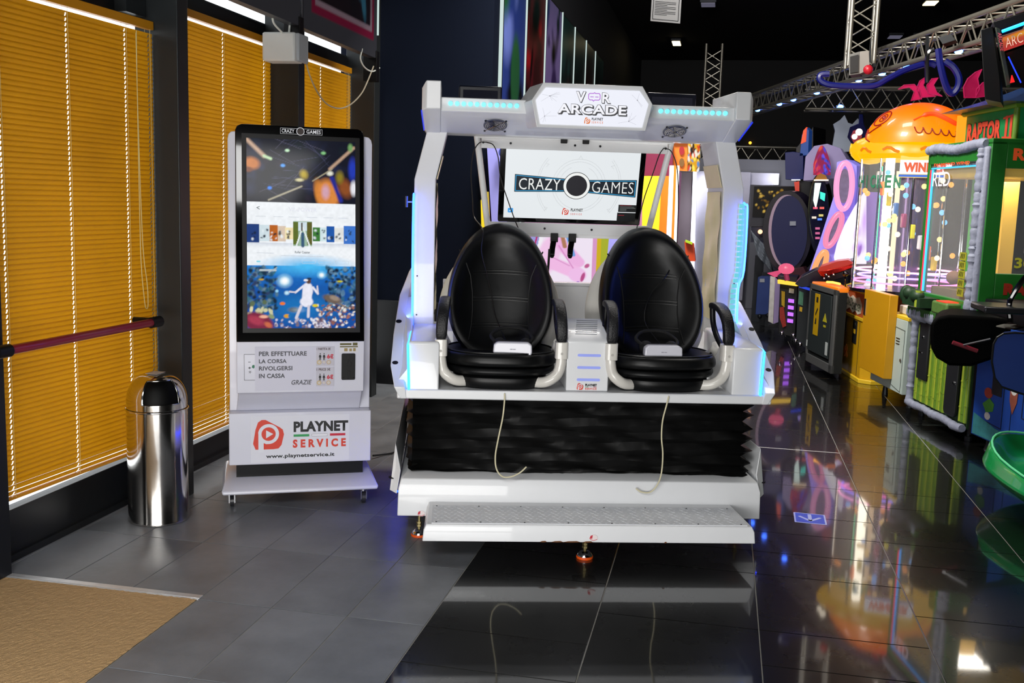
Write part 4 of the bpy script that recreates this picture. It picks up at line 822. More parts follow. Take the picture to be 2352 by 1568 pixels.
a_=q2(666,880.5); e_=q2(713,870); text(pb,'GRAZIE',a_[0],e_[0],a_[1],e_[1],TX,parent=pap,bold=.02,c=.0028,shear=.25)
def pricecard(y0,hdr,nm):
    b=B(); rectq(b,723,y0,765,y0+43,.0022,.003); o=b.obj('price_card',mat('card_grey','#c4c2cc',.6),kio)
    a_=q2(724,y0+8); e_=q2(756,y0+2); text(pb,hdr,a_[0],e_[0],a_[1],e_[1],mat('print_brown','#5a4a4c',.6,var=0),parent=o,bold=.03,c=.0036)
    a_=q2(748,y0+27); e_=q2(763,y0+17); text(pb,'6€',a_[0],e_[0],a_[1],e_[1],CRIM,parent=o,bold=.05,c=.0036)
    for x_ in (732,741):
        b=B(); h_=q2(x_,y0+16); pb.poly(b,circ(h_[0],h_[1],.0028,10),.003,.0038); t_=q2(x_,y0+19); u_=q2(x_,y0+24); v_=q2(x_,y0+30)
        pb.poly(b,[(t_[0]-.0065,u_[1]),(t_[0]-.004,t_[1]+.001),(t_[0]+.004,t_[1]+.001),(t_[0]+.0065,u_[1]),(t_[0]+.003,u_[1]),(t_[0]+.004,v_[1]),(t_[0]+.0008,v_[1]),(t_[0],u_[1]-.001),(t_[0]-.0008,v_[1]),(t_[0]-.004,v_[1]),(t_[0]-.003,u_[1])],.003,.0038); b.obj('person_sign',INK,o)
    b=B(); d1=q2(743,y0+24); e1=q2(746,y0+24); pb.line(b,[d1,e1],.0015,.003,.0038); b.obj('dash',CRIM,o)
    for x_,c_ in ((730,'#c8b080'),(741,'#b8b4c4'),(752,'#c4ac90')):
        b=B(); h_=q2(x_,y0+35); pb.poly(b,circ(h_[0],h_[1],.0115,18),.003,.0038); oo=b.obj('coin_print',mat('coin_'+c_[1:],c_,.5,var=.1),o)
        b=B(); pb.poly(b,circ(h_[0],h_[1],.007,18),.0038,.0042); b.obj('coin_core',mat('coin_core','#cfc8c0',.5,var=.1),o)
pricecard(796,'1 PARTITA 3€','a'); pricecard(842,'1 PRICE 3€','b')
b=B(); rectq(b,776,788,821,810,.001,.0016); o=b.obj('coin_sticker',mat('card_white','#d8d8de',.6),kio)
b=B(); rectq(b,778,789,805,793,.0016,.0022); rectq(b,808,788,819,794,.0016,.0022); rectq(b,778,795.5,820,798,.0016,.0022); b.obj('sticker_print',mat('print_olive','#5c5628',.6,var=0),o)
b=B(); rectq(b,788,800,796,807,.0016,.0022); rectq(b,800,801,806,807,.0016,.0022); rectq(b,809,800,815,807,.0016,.0022); b.obj('sticker_coins',mat('print_tan','#a08c58',.6,var=.2),o)
b=B(); a_=q2(782,871); e_=q2(814,812); pb.poly(b,rrect(a_[0],e_[0],a_[1],e_[1],.006),.0,.009); cs_=b.obj('coin_slot',BLACK,kio,bev=.002)
b=B(); m1=q2(798,833); m2=q2(798,815); pb.line(b,[(m1[0]-.002,m1[1]),(m2[0]-.002,m2[1])],.0012,.009,.0115); pb.line(b,[(m1[0]+.003,m1[1]),(m2[0]+.003,m2[1])],.0012,.009,.0115)
a_=q2(794.5,839.5); e_=q2(804.5,831); pb.line(b,[(a_[0],a_[1]),(e_[0],a_[1]),(e_[0],e_[1]),(a_[0],e_[1])],.0014,.009,.0115,close=True)
a_=q2(796,868); e_=q2(801.5,850); pb.line(b,[(a_[0],a_[1]),(e_[0],a_[1]),(e_[0],e_[1]),(a_[0],e_[1])],.0014,.009,.0115,close=True); b.obj('slot_frame',CHROME,cs_)
for x_ in (786,810):
    for y_ in (817,866): h_=q2(x_,y_); b=B().disc(pb(h_[0],h_[1],.0095),.0028,pb.n,.002,10); b.obj('screw',CHROME,cs_)
b=B(); a_=q2(559,869); e_=q2(586,812); pb.line(b,[(e_[0],e_[1]),(a_[0],e_[1]),(a_[0],a_[1]),(e_[0],a_[1])],.0016,.0005,.001); 
h_=q2(571,829); pb.line(b,[(h_[0]-.006,h_[1]),(h_[0]+.004,h_[1])],.002,.0005,.001); h_=q2(571,842); pb.line(b,[(h_[0],h_[1]-.005),(h_[0],h_[1]+.005)],.003,.0005,.001); pb.line(b,[(h_[0]-.006,h_[1]),(h_[0]+.006,h_[1])],.003,.0005,.001); h_=q2(572,851)
for k in range(6): pb.line(b,[(h_[0],h_[1]),(h_[0]+.008*cos(k),h_[1]+.008*sin(k))],.0012,.0005,.001)
b.obj('diagram_sticker',INK,kio); b=B(); h_=q2(579,839); pb.poly(b,[(h_[0]-.007,h_[1]-.004),(h_[0]-.003,h_[1]+.007),(h_[0]+.006,h_[1]+.008),(h_[0]+.007,h_[1]-.004),(h_[0]+.002,h_[1]-.01)],.0005,.001); b.obj('diagram_leaf',mat('print_green','#3c7c60',.6,var=0),kio)
# logo sheet on the lower panel
pf=Pl((0,.0295,0),(1,0,0),(0,0,1)); b=B(); pf.poly(b,[(.092,.214),(.577,.214),(.577,.452),(.092,.452)],0,.0005); b.obj('logo_sheet',mat('sheet_white','#dcdde6',.5,var=.01),lp)
plogo(pf,.178,.357,.150,lp,c=.0008)
X0=.300; text(pf,'PLAYNET',X0,X0+.271,.366,.420,INK,parent=lp,bold=.05,c=.0008)
for i,m in enumerate((GRN,mat('flag_white','#e8e8ee',.5,var=0),CRIM)):
    b=B(); pf.poly(b,[(X0+.09*i,.342),(X0+.09*i+.077,.342),(X0+.09*i+.077,.354),(X0+.09*i,.354)],.0008,.0013); b.obj('flag_bar',m,lp)
b=B(); pf.line(b,[(X0+.09,.342),(X0+.167,.342),(X0+.167,.354),(X0+.09,.354)],.0008,.0013,.0016,close=True); b.obj('flag_outline',TX,lp)
text(pf,'S E R V I C E',X0-.004,X0+.260,.285,.328,RED,parent=lp,bold=.05,c=.0008); text(pf,'www.playnetservice.it',.165,.503,.231,.256,INK,parent=lp,bold=.03,c=.0008)
for x_,y_ in ((.0,.02),(.646,-.02),(.0,.36),(.646,.36)):
    g=B().lathe([(.001,.066),(.022,.066),(.022,.082),(.001,.082)],(x_,y_,0),16); g.box(x_-.016,x_-.010,y_-.018,y_+.02,.022,.068).box(x_+.010,x_+.016,y_-.018,y_+.02,.022,.068)
    cst=g.obj('caster',CHROME,kio,smooth=True); B().tube([(x_-.009,y_+.004,.0285),(x_+.009,y_+.004,.0285)],.028,20).obj('wheel',mat('caster_wheel','#2a2a2e',.3),cst,smooth=True)
cable([AZ(857,1046,.02),AZ(880,1043,.01),AZ(905,1038,.01),AZ(925,1024,.02),AZ(945,1010,.03)],.006,mat('floor_cable','#15161a',.5),'dark cable on the floor from the kiosk to the ride')
B().tube(catmull([KO+Vector((-.04,.18,.0))+Vector((0,0,z_)) for z_ in (.14,.20,.28,.33)],3),.0008,5)
# ================================================================ steel bin
BC=(-2.553,4.272,0); ba=-59.2+8; tb=thing('waste_bin','polished steel push-front waste bin with a domed lid','bin',BC,0)
MIR=mat('polished_steel','#cfccc8',.13,1.,var=.05,scale=5,bump=.06,bscale=6)
prof=[(.001,0),(.135,0),(.139,.004),(.139,.012),(.1365,.018),(.1365,.30),(.137,.52),(.137,.535),(.001,.535)]
B().lathe(prof,n=64).obj('body',MIR,tb,smooth=True)
B().tube([(.1395*cos(2*PI*k/64),.1395*sin(2*PI*k/64),.536) for k in range(64)],.0042,8,close=True,cap=False).obj('rim',MIR,tb,smooth=True)
# lid: dome with an opening towards the camera side
aC=math.atan2(-4.272,2.553)+rad(8); bm=B(); nu,nv=72,30; hw_=rad(36)
def dome(th,t):  # t 0..1 from rim to crown
    if t<.28: r_=.136; z_=.54+t/.28*.035
    else: q=(t-.28)/.72*PI/2; r_=.136*cos(q)**.8; z_=.575+.128*sin(q)
    return (max(r_,.0005)*cos(th),max(r_,.0005)*sin(th),z_)
for j in range(nv+1):
    for i in range(nu): bm.v.append(dome(2*PI*i/nu,j/nv))
for j in range(nv):
    for i in range(nu):
        th=(2*PI*(i+.5)/nu-aC+PI)%(2*PI)-PI; t=(j+.5)/nv
        if abs(th)<hw_*(1-.10*(t-.3)) and .27<t<.70: continue
        bm.f.append((j*nu+i,j*nu+(i+1)%nu,(j+1)*nu+(i+1)%nu,(j+1)*nu+i))
ld=bm.obj('lid',MIR,tb,smooth=True,solid=.0015)
bf=B(); rows=12
for j in range(rows+1):
    for i in range(13):
        th=aC-hw_*1.05+2.1*hw_*i/12; p_=Vector(dome(th,.25+.47*j/rows)); ins=.955; bf.v.append((p_.x*ins,p_.y*ins,p_.z))
bf.f=[(j*13+i,j*13+i+1,(j+1)*13+i+1,(j+1)*13+i) for j in range(rows) for i in range(12)]
bf.obj('push_flap',mat('black_flap','#020202',.5,spec=.15),tb,smooth=True)
b=B().box(-.03,.03,-.045,.03,.7035,.7045); o=b.obj('paper_label',mat('worn_label','#c8c4c0',.6,var=.3,scale=60),ld)
# ================================================================ right-hand row of machines
def tex_box(b,*a): return b.box(*a)
# ---- bamboo crane machine
rp=thing('crane_machine','green and bamboo prize crane with grey stone trim, glass case and hut roof','crane machine',(1.475,8.26,0),-78.5); rp.matrix_basis=Matrix.Translation((1.475,8.26,0))@Matrix.Rotation(rad(-78.5),4,'Z')
GR=mat('crane_green','#1f6a24',.4,var=.1); STN=mat('stone_grey','#7f8496',.6,var=.25,scale=25,bump=.5,bscale=30); BAMB=[mat('bamboo_%d'%k,c,.4,var=.2,scale=14) for k,c in enumerate(('#6f8a22','#8a9a2c','#56781e'))]
BW=.97
B().box(.02,BW,.03,.85,.09,.80).obj('base_cabinet',mat('crane_dark_green','#12300f',.6),rp)
cane=0; x=.05
while x<BW-.03:
    w_=random.uniform(.030,.042); c_=x+w_/2; zb,zt=.13,.70
    if .10<c_<.30: zt=.30
    if .62<c_<.84: x+=w_; continue
    b=B().tube([(c_,.028,zb),(c_,.028,zt)],w_/2,10); z_=zb+random.uniform(.05,.15)
    while z_<zt: b.tube([(c_,.028,z_),(c_,.028,z_+.008)],w_/2+.003,10); z_+=random.uniform(.14,.2)
    b.obj('bamboo_cane',BAMB[cane%3],rp,smooth=True); cane+=1; x+=w_
d1=B().box(.115,.290,-.004,.02,.30,.735).obj('coin_door',mat('door_black','#14171a',.5),rp,bev=.008); B().disc((.2,-.006,.62),.012,(0,-1,0),.01,12).obj('lock',CHROME,d1); B().box(.14,.2,-.008,-.004,.5,.507).obj('handle',CHROME,d1)
d2=B().loft([[(x_,y_,z_) for x_,z_ in rrect(.64,.83,.14,.62,.04)] for y_ in (.02,-.002)]).obj('prize_door',mat('door_black'),rp,bev=.004); B().disc((.79,-.006,.38),.010,(0,-1,0),.01,12).obj('lock',CHROME,d2)
def stone(name,pts,r,par,n=10):
    P_=catmull(pts,6); b=B().tube(P_,[r*random.uniform(.82,1.15) for _ in P_],n); return b.obj(name,STN,par,smooth=True)
stone('stone_trim',[(x_,.0,.092+random.uniform(-.006,.006)) for x_ in np.linspace(0,BW,10)],.028,rp); stone('stone_ledge',[(x_,-.01,.79) for x_ in np.linspace(-.02,BW*.5,8)],.055,rp)
stone('stone_column',[(-.0,.01,z_) for z_ in np.linspace(.1,.78,8)],.030,rp)
B().box(-.02,BW,-.06,.2,.775,.84).obj('control_shelf',mat('shelf_green','#2c5a22',.5),rp,bev=.01)
ctl=B().box(.08,.42,-.14,.02,.86,.93).ball((.05,-.10,.93),.05,.05,.07).ball((.16,-.12,.95),.06,.05,.05).ball((.30,-.12,.94),.08,.05,.05).obj('carved_dino',mat('dino_dark_green','#16331a',.5,var=.5,scale=25),rp,smooth=True); B().tube([(.34,-.12,.86),(.34,-.12,.98)],.028,10).obj('bamboo_post',BAMB[1],ctl,smooth=True)
bb=B().box(.52,.78,-.10,.02,.84,.93).obj('button_box',mat('box_mossy','#4a6a30',.5,var=.5,scale=30),rp,bev=.015); B().box(.58,.74,-.09,.0,.93,.936).obj('lit_button',glow('lit_red','#ff3a20',1.5),bb)
# case frame
gf=B().box(0,.045,0,.05,.85,2.02).box(0,.045,.80,.85,.85,2.02).box(0,BW,0,.05,.85,.95).box(0,BW,0,.05,1.90,2.02).box(BW-.06,BW+.06,.0,.10,.85,2.02).box(BW-.01,BW+.06,.1,.85,.85,1.16).box(BW-.01,BW+.06,.1,.85,1.85,2.02).box(BW-.01,BW+.06,.75,.85,.85,2.02).box(0,BW+.06,0,.85,2.0,2.04)
frm=gf.obj('case_frame',GR,rp,bev=.004)
stone('stone_column',[(BW-.02,-.015,z_) for z_ in np.linspace(.86,1.98,12)],.040,rp); 
b=B().loft([[(BW-.09,-.03,.80),(BW+.05,-.03,.80),(BW+.05,.03,.80),(BW-.09,.03,.80)],[(BW-.09,-.03,1.99),(BW+.05,-.03,1.99),(BW+.05,.03,1.99),(BW-.09,.03,1.99)]]).obj('stone_corner',STN,rp,bev=.02)
pq=Pl((BW-.085,-.032,.9),(1,0,0),(0,0,1)); rb=B()
for k in range(15): 
    y_=.0+k*.07; pq.line(rb,[(.02+.09*random.random(),y_+.045*random.random()) for _ in range(4)],.008,0,.004)
rb.obj('carved_runes',mat('rune_dark','#5a5f70',.7),rp,kind='stuff')
stone('stone_lintel',[(x_,-.01,2.0+.01*sin(x_*9)) for x_ in np.linspace(.02,BW,10)],.035,rp)
GLS=mat('clear_glass','#f4f8fa',.03,var=0,alpha=.06,spec=.5)
B().box(.045,BW-.06,.015,.02,.95,1.90).box(BW+.045,BW+.05,.1,.75,1.16,1.85).obj('glass_pane',GLS,rp)
B().box(.052,.075,.0,.012,.96,1.86).obj('red_light_strip',glow('crane_red','#ff2840',2.2),rp); B().box(.08,.094,.0,.012,.96,1.86).box(.07,BW-.07,.0,.012,1.865,1.875).obj('blue_light_strip',glow('crane_blue','#38a8ff',2.2),rp)
# inside the case: panel, pillar, valance and post glow only to look lit
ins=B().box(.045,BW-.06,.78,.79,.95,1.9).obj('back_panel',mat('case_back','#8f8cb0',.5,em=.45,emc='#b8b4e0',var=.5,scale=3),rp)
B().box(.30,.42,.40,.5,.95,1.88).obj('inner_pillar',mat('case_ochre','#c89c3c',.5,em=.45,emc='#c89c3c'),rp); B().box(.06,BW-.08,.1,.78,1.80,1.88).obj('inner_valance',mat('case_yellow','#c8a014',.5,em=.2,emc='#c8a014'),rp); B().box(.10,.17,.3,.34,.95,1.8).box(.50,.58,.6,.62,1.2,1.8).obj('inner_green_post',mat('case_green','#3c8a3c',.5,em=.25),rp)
B().box(.62,.74,.5,.62,1.25,1.55).tube([(.68,.55,1.55),(.68,.55,1.85)],.012,8).tube([(.68,.55,1.25),(.62,.5,1.12),(.66,.5,1.05)],.008,6).tube([(.68,.55,1.25),(.76,.6,1.12),(.70,.6,1.05)],.008,6).obj('claw',CHROME,rp)
b=B().box(.06,BW-.08,.08,.78,.93,1.0)
b.obj('prize_floor',mat('prize_floor','#5a4a34',.7),rp)
for k in range(14):
    c_=random.choice(('#6a4a38','#8a8a90','#c8a838','#304a80','#b0b0b8','#7a3a2c')); B().ball((random.uniform(.12,.8),random.uniform(.14,.6),random.uniform(1.0,1.08)),random.uniform(.05,.09),random.uniform(.04,.07),random.uniform(.04,.07)).obj('plush_prize',mat('plush_'+c_[1:],c_,.8,var=.3,scale=20),rp,smooth=True)
pg=Pl((0,-.002,0),(1,0,0),(0,0,1)); PR_=mat('print_orange_red','#c84a20',.5,var=.1,em=.25,emc='#c84a20')
text(pg,'DIAMOND WIND',.12,.72,1.885,1.905,PR_,parent=rp,bold=.04); text(pg,'RED',.12,.42,1.74,1.84,mat('neon_pale','#d8c8d8',.5,var=0,em=.5,emc='#d8c8d8'),parent=rp,bold=.0)
yk=B()
for k in range(5): Pl((0,-.001,0),(1,0,0),(0,0,1)).poly(yk,[(.70,.98+.062*k),(.80,.98+.062*k),(.80,1.036+.062*k),(.70,1.036+.062*k)],.0,.002)
yo=yk.obj('price_stickers',mat('sticker_olive','#8a8a20',.5,var=.2),rp); b=B()
for k in range(5):
    for q in range(3): pg.line(b,[(.715+.025*q,.995+.062*k),(.73+.02*q,1.025+.062*k)],.005,.001,.003)
b.obj('sticker_figures',INK,rp)
psd=Pl((BW+.061,0,0),(0,1,0),(0,0,1)); text(psd,'RAPTOR',.14,.64,1.90,1.98,PR_,parent=rp,bold=.05); text(psd,'RAPTOR',.16,.62,1.02,1.10,mat('print_red_plain','#a83020',.5,var=.1),parent=rp,bold=.07)
text(psd,'30',.22,.34,1.20,1.27,mat('neon_yellow_print','#c8c83a',.5,var=0),parent=rp,bold=.03,c=-.008)
B().box(BW+.05,BW+.075,.12,.5,.87,.90).obj('white_tray',mat('grey_white','#a8aca8',.5),rp)
B().box(BW+.0,BW+.005,.3,.72,1.3,1.6).obj('inner_mirror',STEEL,rp)
# hut with the lettering
area('crane_case_lamp',(rp.matrix_basis@Vector((.45,.4,1.78))),(rp.matrix_basis@Vector((.45,.42,.9))),.4,.25,5,(1,.95,.85))
th_=rp; hut=B().box(.0,.82,.26,.80,2.03,2.27).obj('hut_sign',mat('sign_green','#14703c',.45,var=.35,scale=12,em=.05),rp)
ph=Pl((0,.258,2.03),(1,0,0),(0,0,1)); RT=mat('raptor_red','#b83a28',.5,var=.15,em=.12,emc='#c04830'); RO=mat('raptor_outline','#2c0f0c',.6,var=0)
text(ph,'RAPTOR',.03,.575,.03,.18,RO,'letter_outline',rp,.10,.001); text(ph,'RAPTOR',.035,.57,.035,.175,RT,parent=rp,bold=.05,c=.002); text(ph,'II',.63,.73,.03,.19,RT,parent=rp,bold=.02,c=.002)
b=B(); ph.line(b,[(.60,.175),(.78,.19)],.014,.001,.003); ph.line(b,[(.60,.045),(.77,.035)],.014,.001,.003); b.obj('numeral_bars',RT,rp)
B().tube([(-.0,.24,2.28),(.84,.24,2.28)],.022,10).tube([(.84,.24,2.28),(.84,.84,2.28)],.022,10).tube([(.80,.25,2.03),(.80,.25,2.27)],.022,10).tube([(0,.25,2.04),(.84,.25,2.04)],.014,8).obj('bamboo_rail',BAMB[2],rp,smooth=True)
B().box(-.03,.0,.2,.26,2.03,2.27).obj('sign_edge',glow('sign_edge_orange','#ff9a20',1.3),rp)
RF=mat('blue_foil_roof','#1a3c70',.25,.5,var=.6,scale=30,bump=.6,bscale=70)
b=B(); cxr,cyr=.52,.55
lv_=[(0,1.),(.25,.68),(.55,.36),(.85,.10),(1.,.02)]; b.loft([[(cxr+(-.60 if i in(0,3) else .46)*k_,cyr+(-.46 if i in (0,1) else .42)*k_,2.285+.21*h_) for i in range(4)] for h_,k_ in lv_]); b.obj('hut_roof',RF,rp)
for x_,y_ in ((.08,.08),(.9,.08),(.08,.78),(.9,.78)): B().lathe([(.001,0),(.025,0),(.025,.03),(.012,.03),(.012,.09),(.001,.09)],(x_,y_,0),12).obj('foot',DARKM,rp)
# ---- chicken machine: hexagonal yellow base, lit glass drum, orange bird head lid
CC=(1.60,9.60); ch=thing('drum_machine','prize drum machine with a glowing orange bird-head lid and yellow base','arcade machine',(CC[0],CC[1],0),-80)
CI=Matrix.Translation((CC[0],CC[1],0))@Matrix.Rotation(rad(-80),4,'Z'); CIi=CI.inverted()
def L2(x,y,z_=0): return tuple(CIi@Vector((x,y,z_)))
YEL=mat('machine_yellow','#c99a10',.4,var=.08); ORN=mat('machine_orange','#b4562c',.45,var=.1)
def hexz(pts,z_): return [L2(x,y,z_) for x,y in pts]
FP=[(1.175,10.256),(1.274,9.566),(1.372,9.50),(1.95,9.60),(1.95,10.6),(1.3,10.7)]
def grow(k): cx_,cy_=1.6,10.0; return [(cx_+(x-cx_)*k,cy_+(y-cy_)*k) for x,y in FP]
B().loft([hexz(grow(1.03),.0),hexz(grow(1.03),.035),hexz(grow(1.0),.04)]).obj('kick_band',mat('machine_yellow_light','#d8b428',.4),ch,bev=.004)
B().loft([hexz(FP,.04),hexz(FP,.555)]).obj('base_cabinet',YEL,ch,bev=.004); B().loft([hexz(grow(1.03),.555),hexz(grow(1.03),.585)]).obj('belt',mat('machine_yellow_light'),ch,bev=.004)
B().loft([hexz(FP,.585),hexz(FP,.80)]).obj('upper_cabinet',ORN,ch,bev=.004); B().loft([hexz(grow(1.03),.80),hexz(grow(1.03),.83)]).obj('belt',mat('machine_yellow_light'),ch,bev=.004)
a_=Vector(L2(1.175,10.256)); e_=Vector(L2(1.274,9.566)); pfx=Pl(a_,(e_-a_),(0,0,1)); Lf=(e_-a_).length
b=B(); pfx.poly(b,[(.06,.655),(.10,.77),(.2,.73),(.3,.76),(.4,.74),(.52,.76),(.62,.70),(.60,.62),(.5,.60),(.42,.63),(.33,.60),(.22,.64),(.12,.61)],.001,.004); b.obj('logo_cloud',mat('logo_cream','#cfc8b8',.5),ch)
text(pfx,'CRAZY',.09,.33,.655,.735,mat('logo_dark_green','#4c5a40',.6,var=.1),parent=ch,bold=.03,c=.005,shear=.15); text(pfx,'CHICKEN',.30,.60,.63,.70,mat('logo_dark_green'),parent=ch,bold=.03,c=.005,shear=.15)
b=B(); pfx.poly(b,[(.39,.33),(.52,.33),(.52,.54),(.39,.54)],.001,.006); o=b.obj('coin_plate',mat('door_black'),ch); b=B(); pfx.poly(b,[(.42,.42),(.49,.42),(.49,.46),(.42,.46)],.007,.009); b.obj('plate_label',mat('label_yellow','#c8a020',.5),o); b=B(); pfx.poly(b,circ(.455,.50,.022,14),.007,.009); b.obj('coin_reject',STEEL,o)
b=B(); pfx.poly(b,[(.06,.40),(.15,.40),(.15,.53),(.06,.53)],.001,.006); b.obj('chute',mat('door_black'),ch)
b=B()
for k in range(9): x_=.12+.012*k; y_=.20+.02*(k%3)*(1 if k%2 else -1); pfx.poly(b,[(x_,y_),(x_+.04,y_+.01),(x_+.03,y_+.05),(x_+.01,y_+.03)],.001,.003)
b.obj('bird_sticker',mat('sticker_orange','#c8641c',.5,var=.3),ch)
b=B(); pfx.line(b,[(.33,.05),(.33,.38)],.004,.001,.002); pfx.line(b,[(.60,.05),(.60,.55)],.006,.001,.003); b.obj('door_gap',mat('gap_dark','#3c3008',.7),ch)
B().ball(L2(1.30,9.62,.87),.045).obj('joystick_ball',mat('ball_white','#e4e0dc',.25),ch,smooth=True); B().tube([L2(1.16,10.1,.80),L2(1.15,10.1,.93)],.008,8).ball(L2(1.15,10.1,.95),.028).obj('joystick',BLACKG,ch,smooth=True)
# white cabinet side with open yellow door
wc=thing('change_cabinet','white service cabinet with an open yellow door, between drum machine and crane','cabinet',(1.305,9.111,0),-78.8)
B().loft([[(.0,0,.115),(.73,0,.115),(.73,.55,.115),(.0,.55,.115)],[(.0,0,.70),(.73,0,.70),(.73,.55,.70),(.0,.55,.70)]]).obj('body',mat('cabinet_mint_white','#a9b8b2',.45,var=.05),wc,bev=.004)
pw=Pl((0,-.001,0),(1,0,0),(0,0,1)); b=B(); pw.line(b,[(.48,.16),(.69,.13),(.70,.62),(.50,.63)],.004,.0,.002,close=True); b.obj('door_outline',mat('gap_grey','#4a5450',.6),wc)
b=B()
for k in range(3): pw.line(b,[(.53,.50+.022*k),(.60,.50+.022*k)],.007,0,.003)
b.obj('vent_slot',BLACK,wc); B().disc((.66,-.004,.38),.014,(0,-1,0),.008,12).obj('lock',STEEL,wc); B().box(.20,.30,-.03,0,.20,.26).obj('latch',STEEL,wc,bev=.005); B().box(.28,.75,.0,.56,.70,.73).obj('top_rim',mat('machine_yellow_light'),wc,bev=.004); B().box(.40,.74,.05,.5,.73,.80).obj('tray',mat('cream_plate','#c8c0b0',.4),wc,bev=.01)
yd=B().box(-.10,.50,-.07,-.0,.20,.88).obj('open_door',mat('door_yellow','#b8860a',.45,var=.05),wc,bev=.004); B().box(-.08,-.04,-.075,-.07,.66,.80).obj('lock_plate',STEEL,yd); 
for x_,y_ in ((.1,.1),(.65,.1),(.1,.5),(.65,.5)): B().lathe([(.001,0),(.025,0),(.02,.05),(.01,.12),(.001,.12)],(x_,y_,0),10).obj('foot',DARKM,wc)
# glass drum
R_=.455; cyl=B().lathe([(R_,.84),(R_,2.03)],(0,0,0),48); cyl.f=cyl.f[:-2]; cyl.obj('glass_drum',mat('drum_glass','#eef4f8',.03,var=0,alpha=.09,spec=.6),ch,smooth=True)
for k in range(10): a=2*PI*k/10+.3; B().tube([(R_*cos(a),R_*sin(a),.84),(R_*cos(a),R_*sin(a),2.04)],.009,8).obj('drum_rod',CHROME,ch)
B().lathe([(.30,.84),(R_+.02,.84),(R_+.03,.87),(.30,.88)],n=40).obj('drum_floor',mat('drum_floor_dark','#1a1420',.25,coat=.5),ch)
for k,(z_,r_,c_) in enumerate(((.93,.44,'#ff6ac0'),(.98,.40,'#8a7aff'),(1.03,.42,'#ff9ad0'))): B().tube([(r_*cos(2*PI*q/40),r_*sin(2*PI*q/40),z_) for q in range(40)],.008,6,close=True,cap=False).obj('light_ring',glow('ring_'+c_[1:],c_,4),ch)
B().tube([(0,-.0,.88),(0,0,2.02)],.10,20).obj('centre_post',mat('post_mirror','#5a4c70',.2,.8,em=.12,emc='#7a60b0'),ch,smooth=True)
B().box(.10,.16,-.28,-.22,.88,2.0).obj('white_tube',glow('drum_white_tube','#fff4dc',6),ch); B().box(-.14,-.10,-.10,-.06,.88,1.9).obj('white_tube',glow('drum_white_dim','#ffd8b0',1.5),ch); B().box(-.40,-.392,-.15,-.142,.9,1.95).obj('green_tube',glow('drum_green','#30e8a0',2),ch)
bc=['#ffd080','#ffe8c0','#ff9a40','#6ab0ff','#e8e040','#ff6ab0','#88ffb0']
for c_ in bc[:4]:
    b=B(); 
    for k in range(13): a=random.uniform(-1.9,.9); r_=random.uniform(.25,.42); b.ball((r_*cos(a),r_*sin(a),random.uniform(.92,1.9)),.024,n=8,m=5)
    b.obj('small_lamps',glow('bulb_'+c_[1:],c_,1.8),ch,kind='stuff')
for k in range(9):
    c_=('#d8c020','#e06820','#c8c8d0','#d8d020','#8a2c60','#3060a0')[k%6]; a=.5-k*.25; B().box(.30*cos(a)-.03,.30*cos(a)+.03,.30*sin(a)-.02,.30*sin(a)+.02,1.05+.09*k,1.05+.09*k+.12).obj('prize_pack',mat('pack_'+c_[1:],c_,.4,em=.2,emc=c_),ch,bev=.01)
for k_,l_ in enumerate('CHICKEN'):
    a_=rad(-92+9.5*k_); text(Pl((.46*cos(a_),.46*sin(a_),1.74),(-sin(a_),cos(a_),0),(0,0,1)),l_,-.03 if l_!='I' else -.006,.03 if l_!='I' else .006,0,.11,mat('drum_letter_green','#2a6c50',.5,var=0,em=.15),parent=ch,bold=.04)
n_v=Vector((.943,-.334,0)); t_v=Vector((.334,.943,0)); pz=Pl(n_v*.475-t_v*.11+Vector((0,0,1.83)),t_v,(0,0,1)); b=B(); pz.poly(b,[(0,0),(.4,0),(.4,.18),(0,.18)],-.01,0); b.obj('winner_sign',glow('winner_yellow','#ffd860',1.1),ch); b=B(); pz.poly(b,[(0,.03),(.4,.03),(.4,.145),(0,.145)],0,.002); b.obj('sign_band',glow('winner_white','#f4f4ff',1.2),ch); text(pz,'WINNER',.03,.37,.045,.125,mat('winner_text','#b8502c',.5,var=0,em=.2,emc='#c05030'),parent=ch,bold=.06,c=.004); b=B(); pz.line(b,[(0,.015),(.4,.015)],.02,0,.003); b.obj('sign_stripe',glow('winner_blue','#3070e0',1.),ch)
# lid: brim and crown
BR=B().lathe([(.20,1.99),(.47,1.99),(.50,2.03),(.49,2.10),(.44,2.16),(.2,2.17)],n=44).ball((-.10,-.36,2.07),.20,.17,.12).obj('yellow_brim',glow('bird_yellow','#ffc400',1.0),ch,smooth=True)
crown=B(); rr=[]
for j in range(14):
    q=PI/2*j/13; rr.append([( .06+.47*cos(q)*cos(2*PI*k/40)*(1-.0*j), .0+.45*cos(q)*sin(2*PI*k/40), 2.12+.36*sin(q)) for k in range(40)])
def glowgrad(name,c0,c1,em,z0,z1):
    m=mat(name,c0,.35,var=0,em=em,emc=c0,coat=.4); nt=m.node_tree; b_=nt.nodes['Principled BSDF']; tc=nt.nodes.new('ShaderNodeTexCoord'); sp=nt.nodes.new('ShaderNodeSeparateXYZ'); nt.links.new(tc.outputs['Object'],sp.inputs[0]); mr=nt.nodes.new('ShaderNodeMapRange'); mr.inputs['From Min'].default_value=z0; mr.inputs['From Max'].default_value=z1; nt.links.new(sp.outputs['Z'],mr.inputs['Value']); mx=nt.nodes.new('ShaderNodeMix'); mx.data_type='RGBA'; mx.inputs[6].default_value=(*lin(c0),1); mx.inputs[7].default_value=(*lin(c1),1); nt.links.new(mr.outputs[0],mx.inputs[0]); nt.links.new(mx.outputs[2],b_.inputs['Emission Color']); b_.inputs['Base Color'].default_value=(.3,.06,0,1); return m
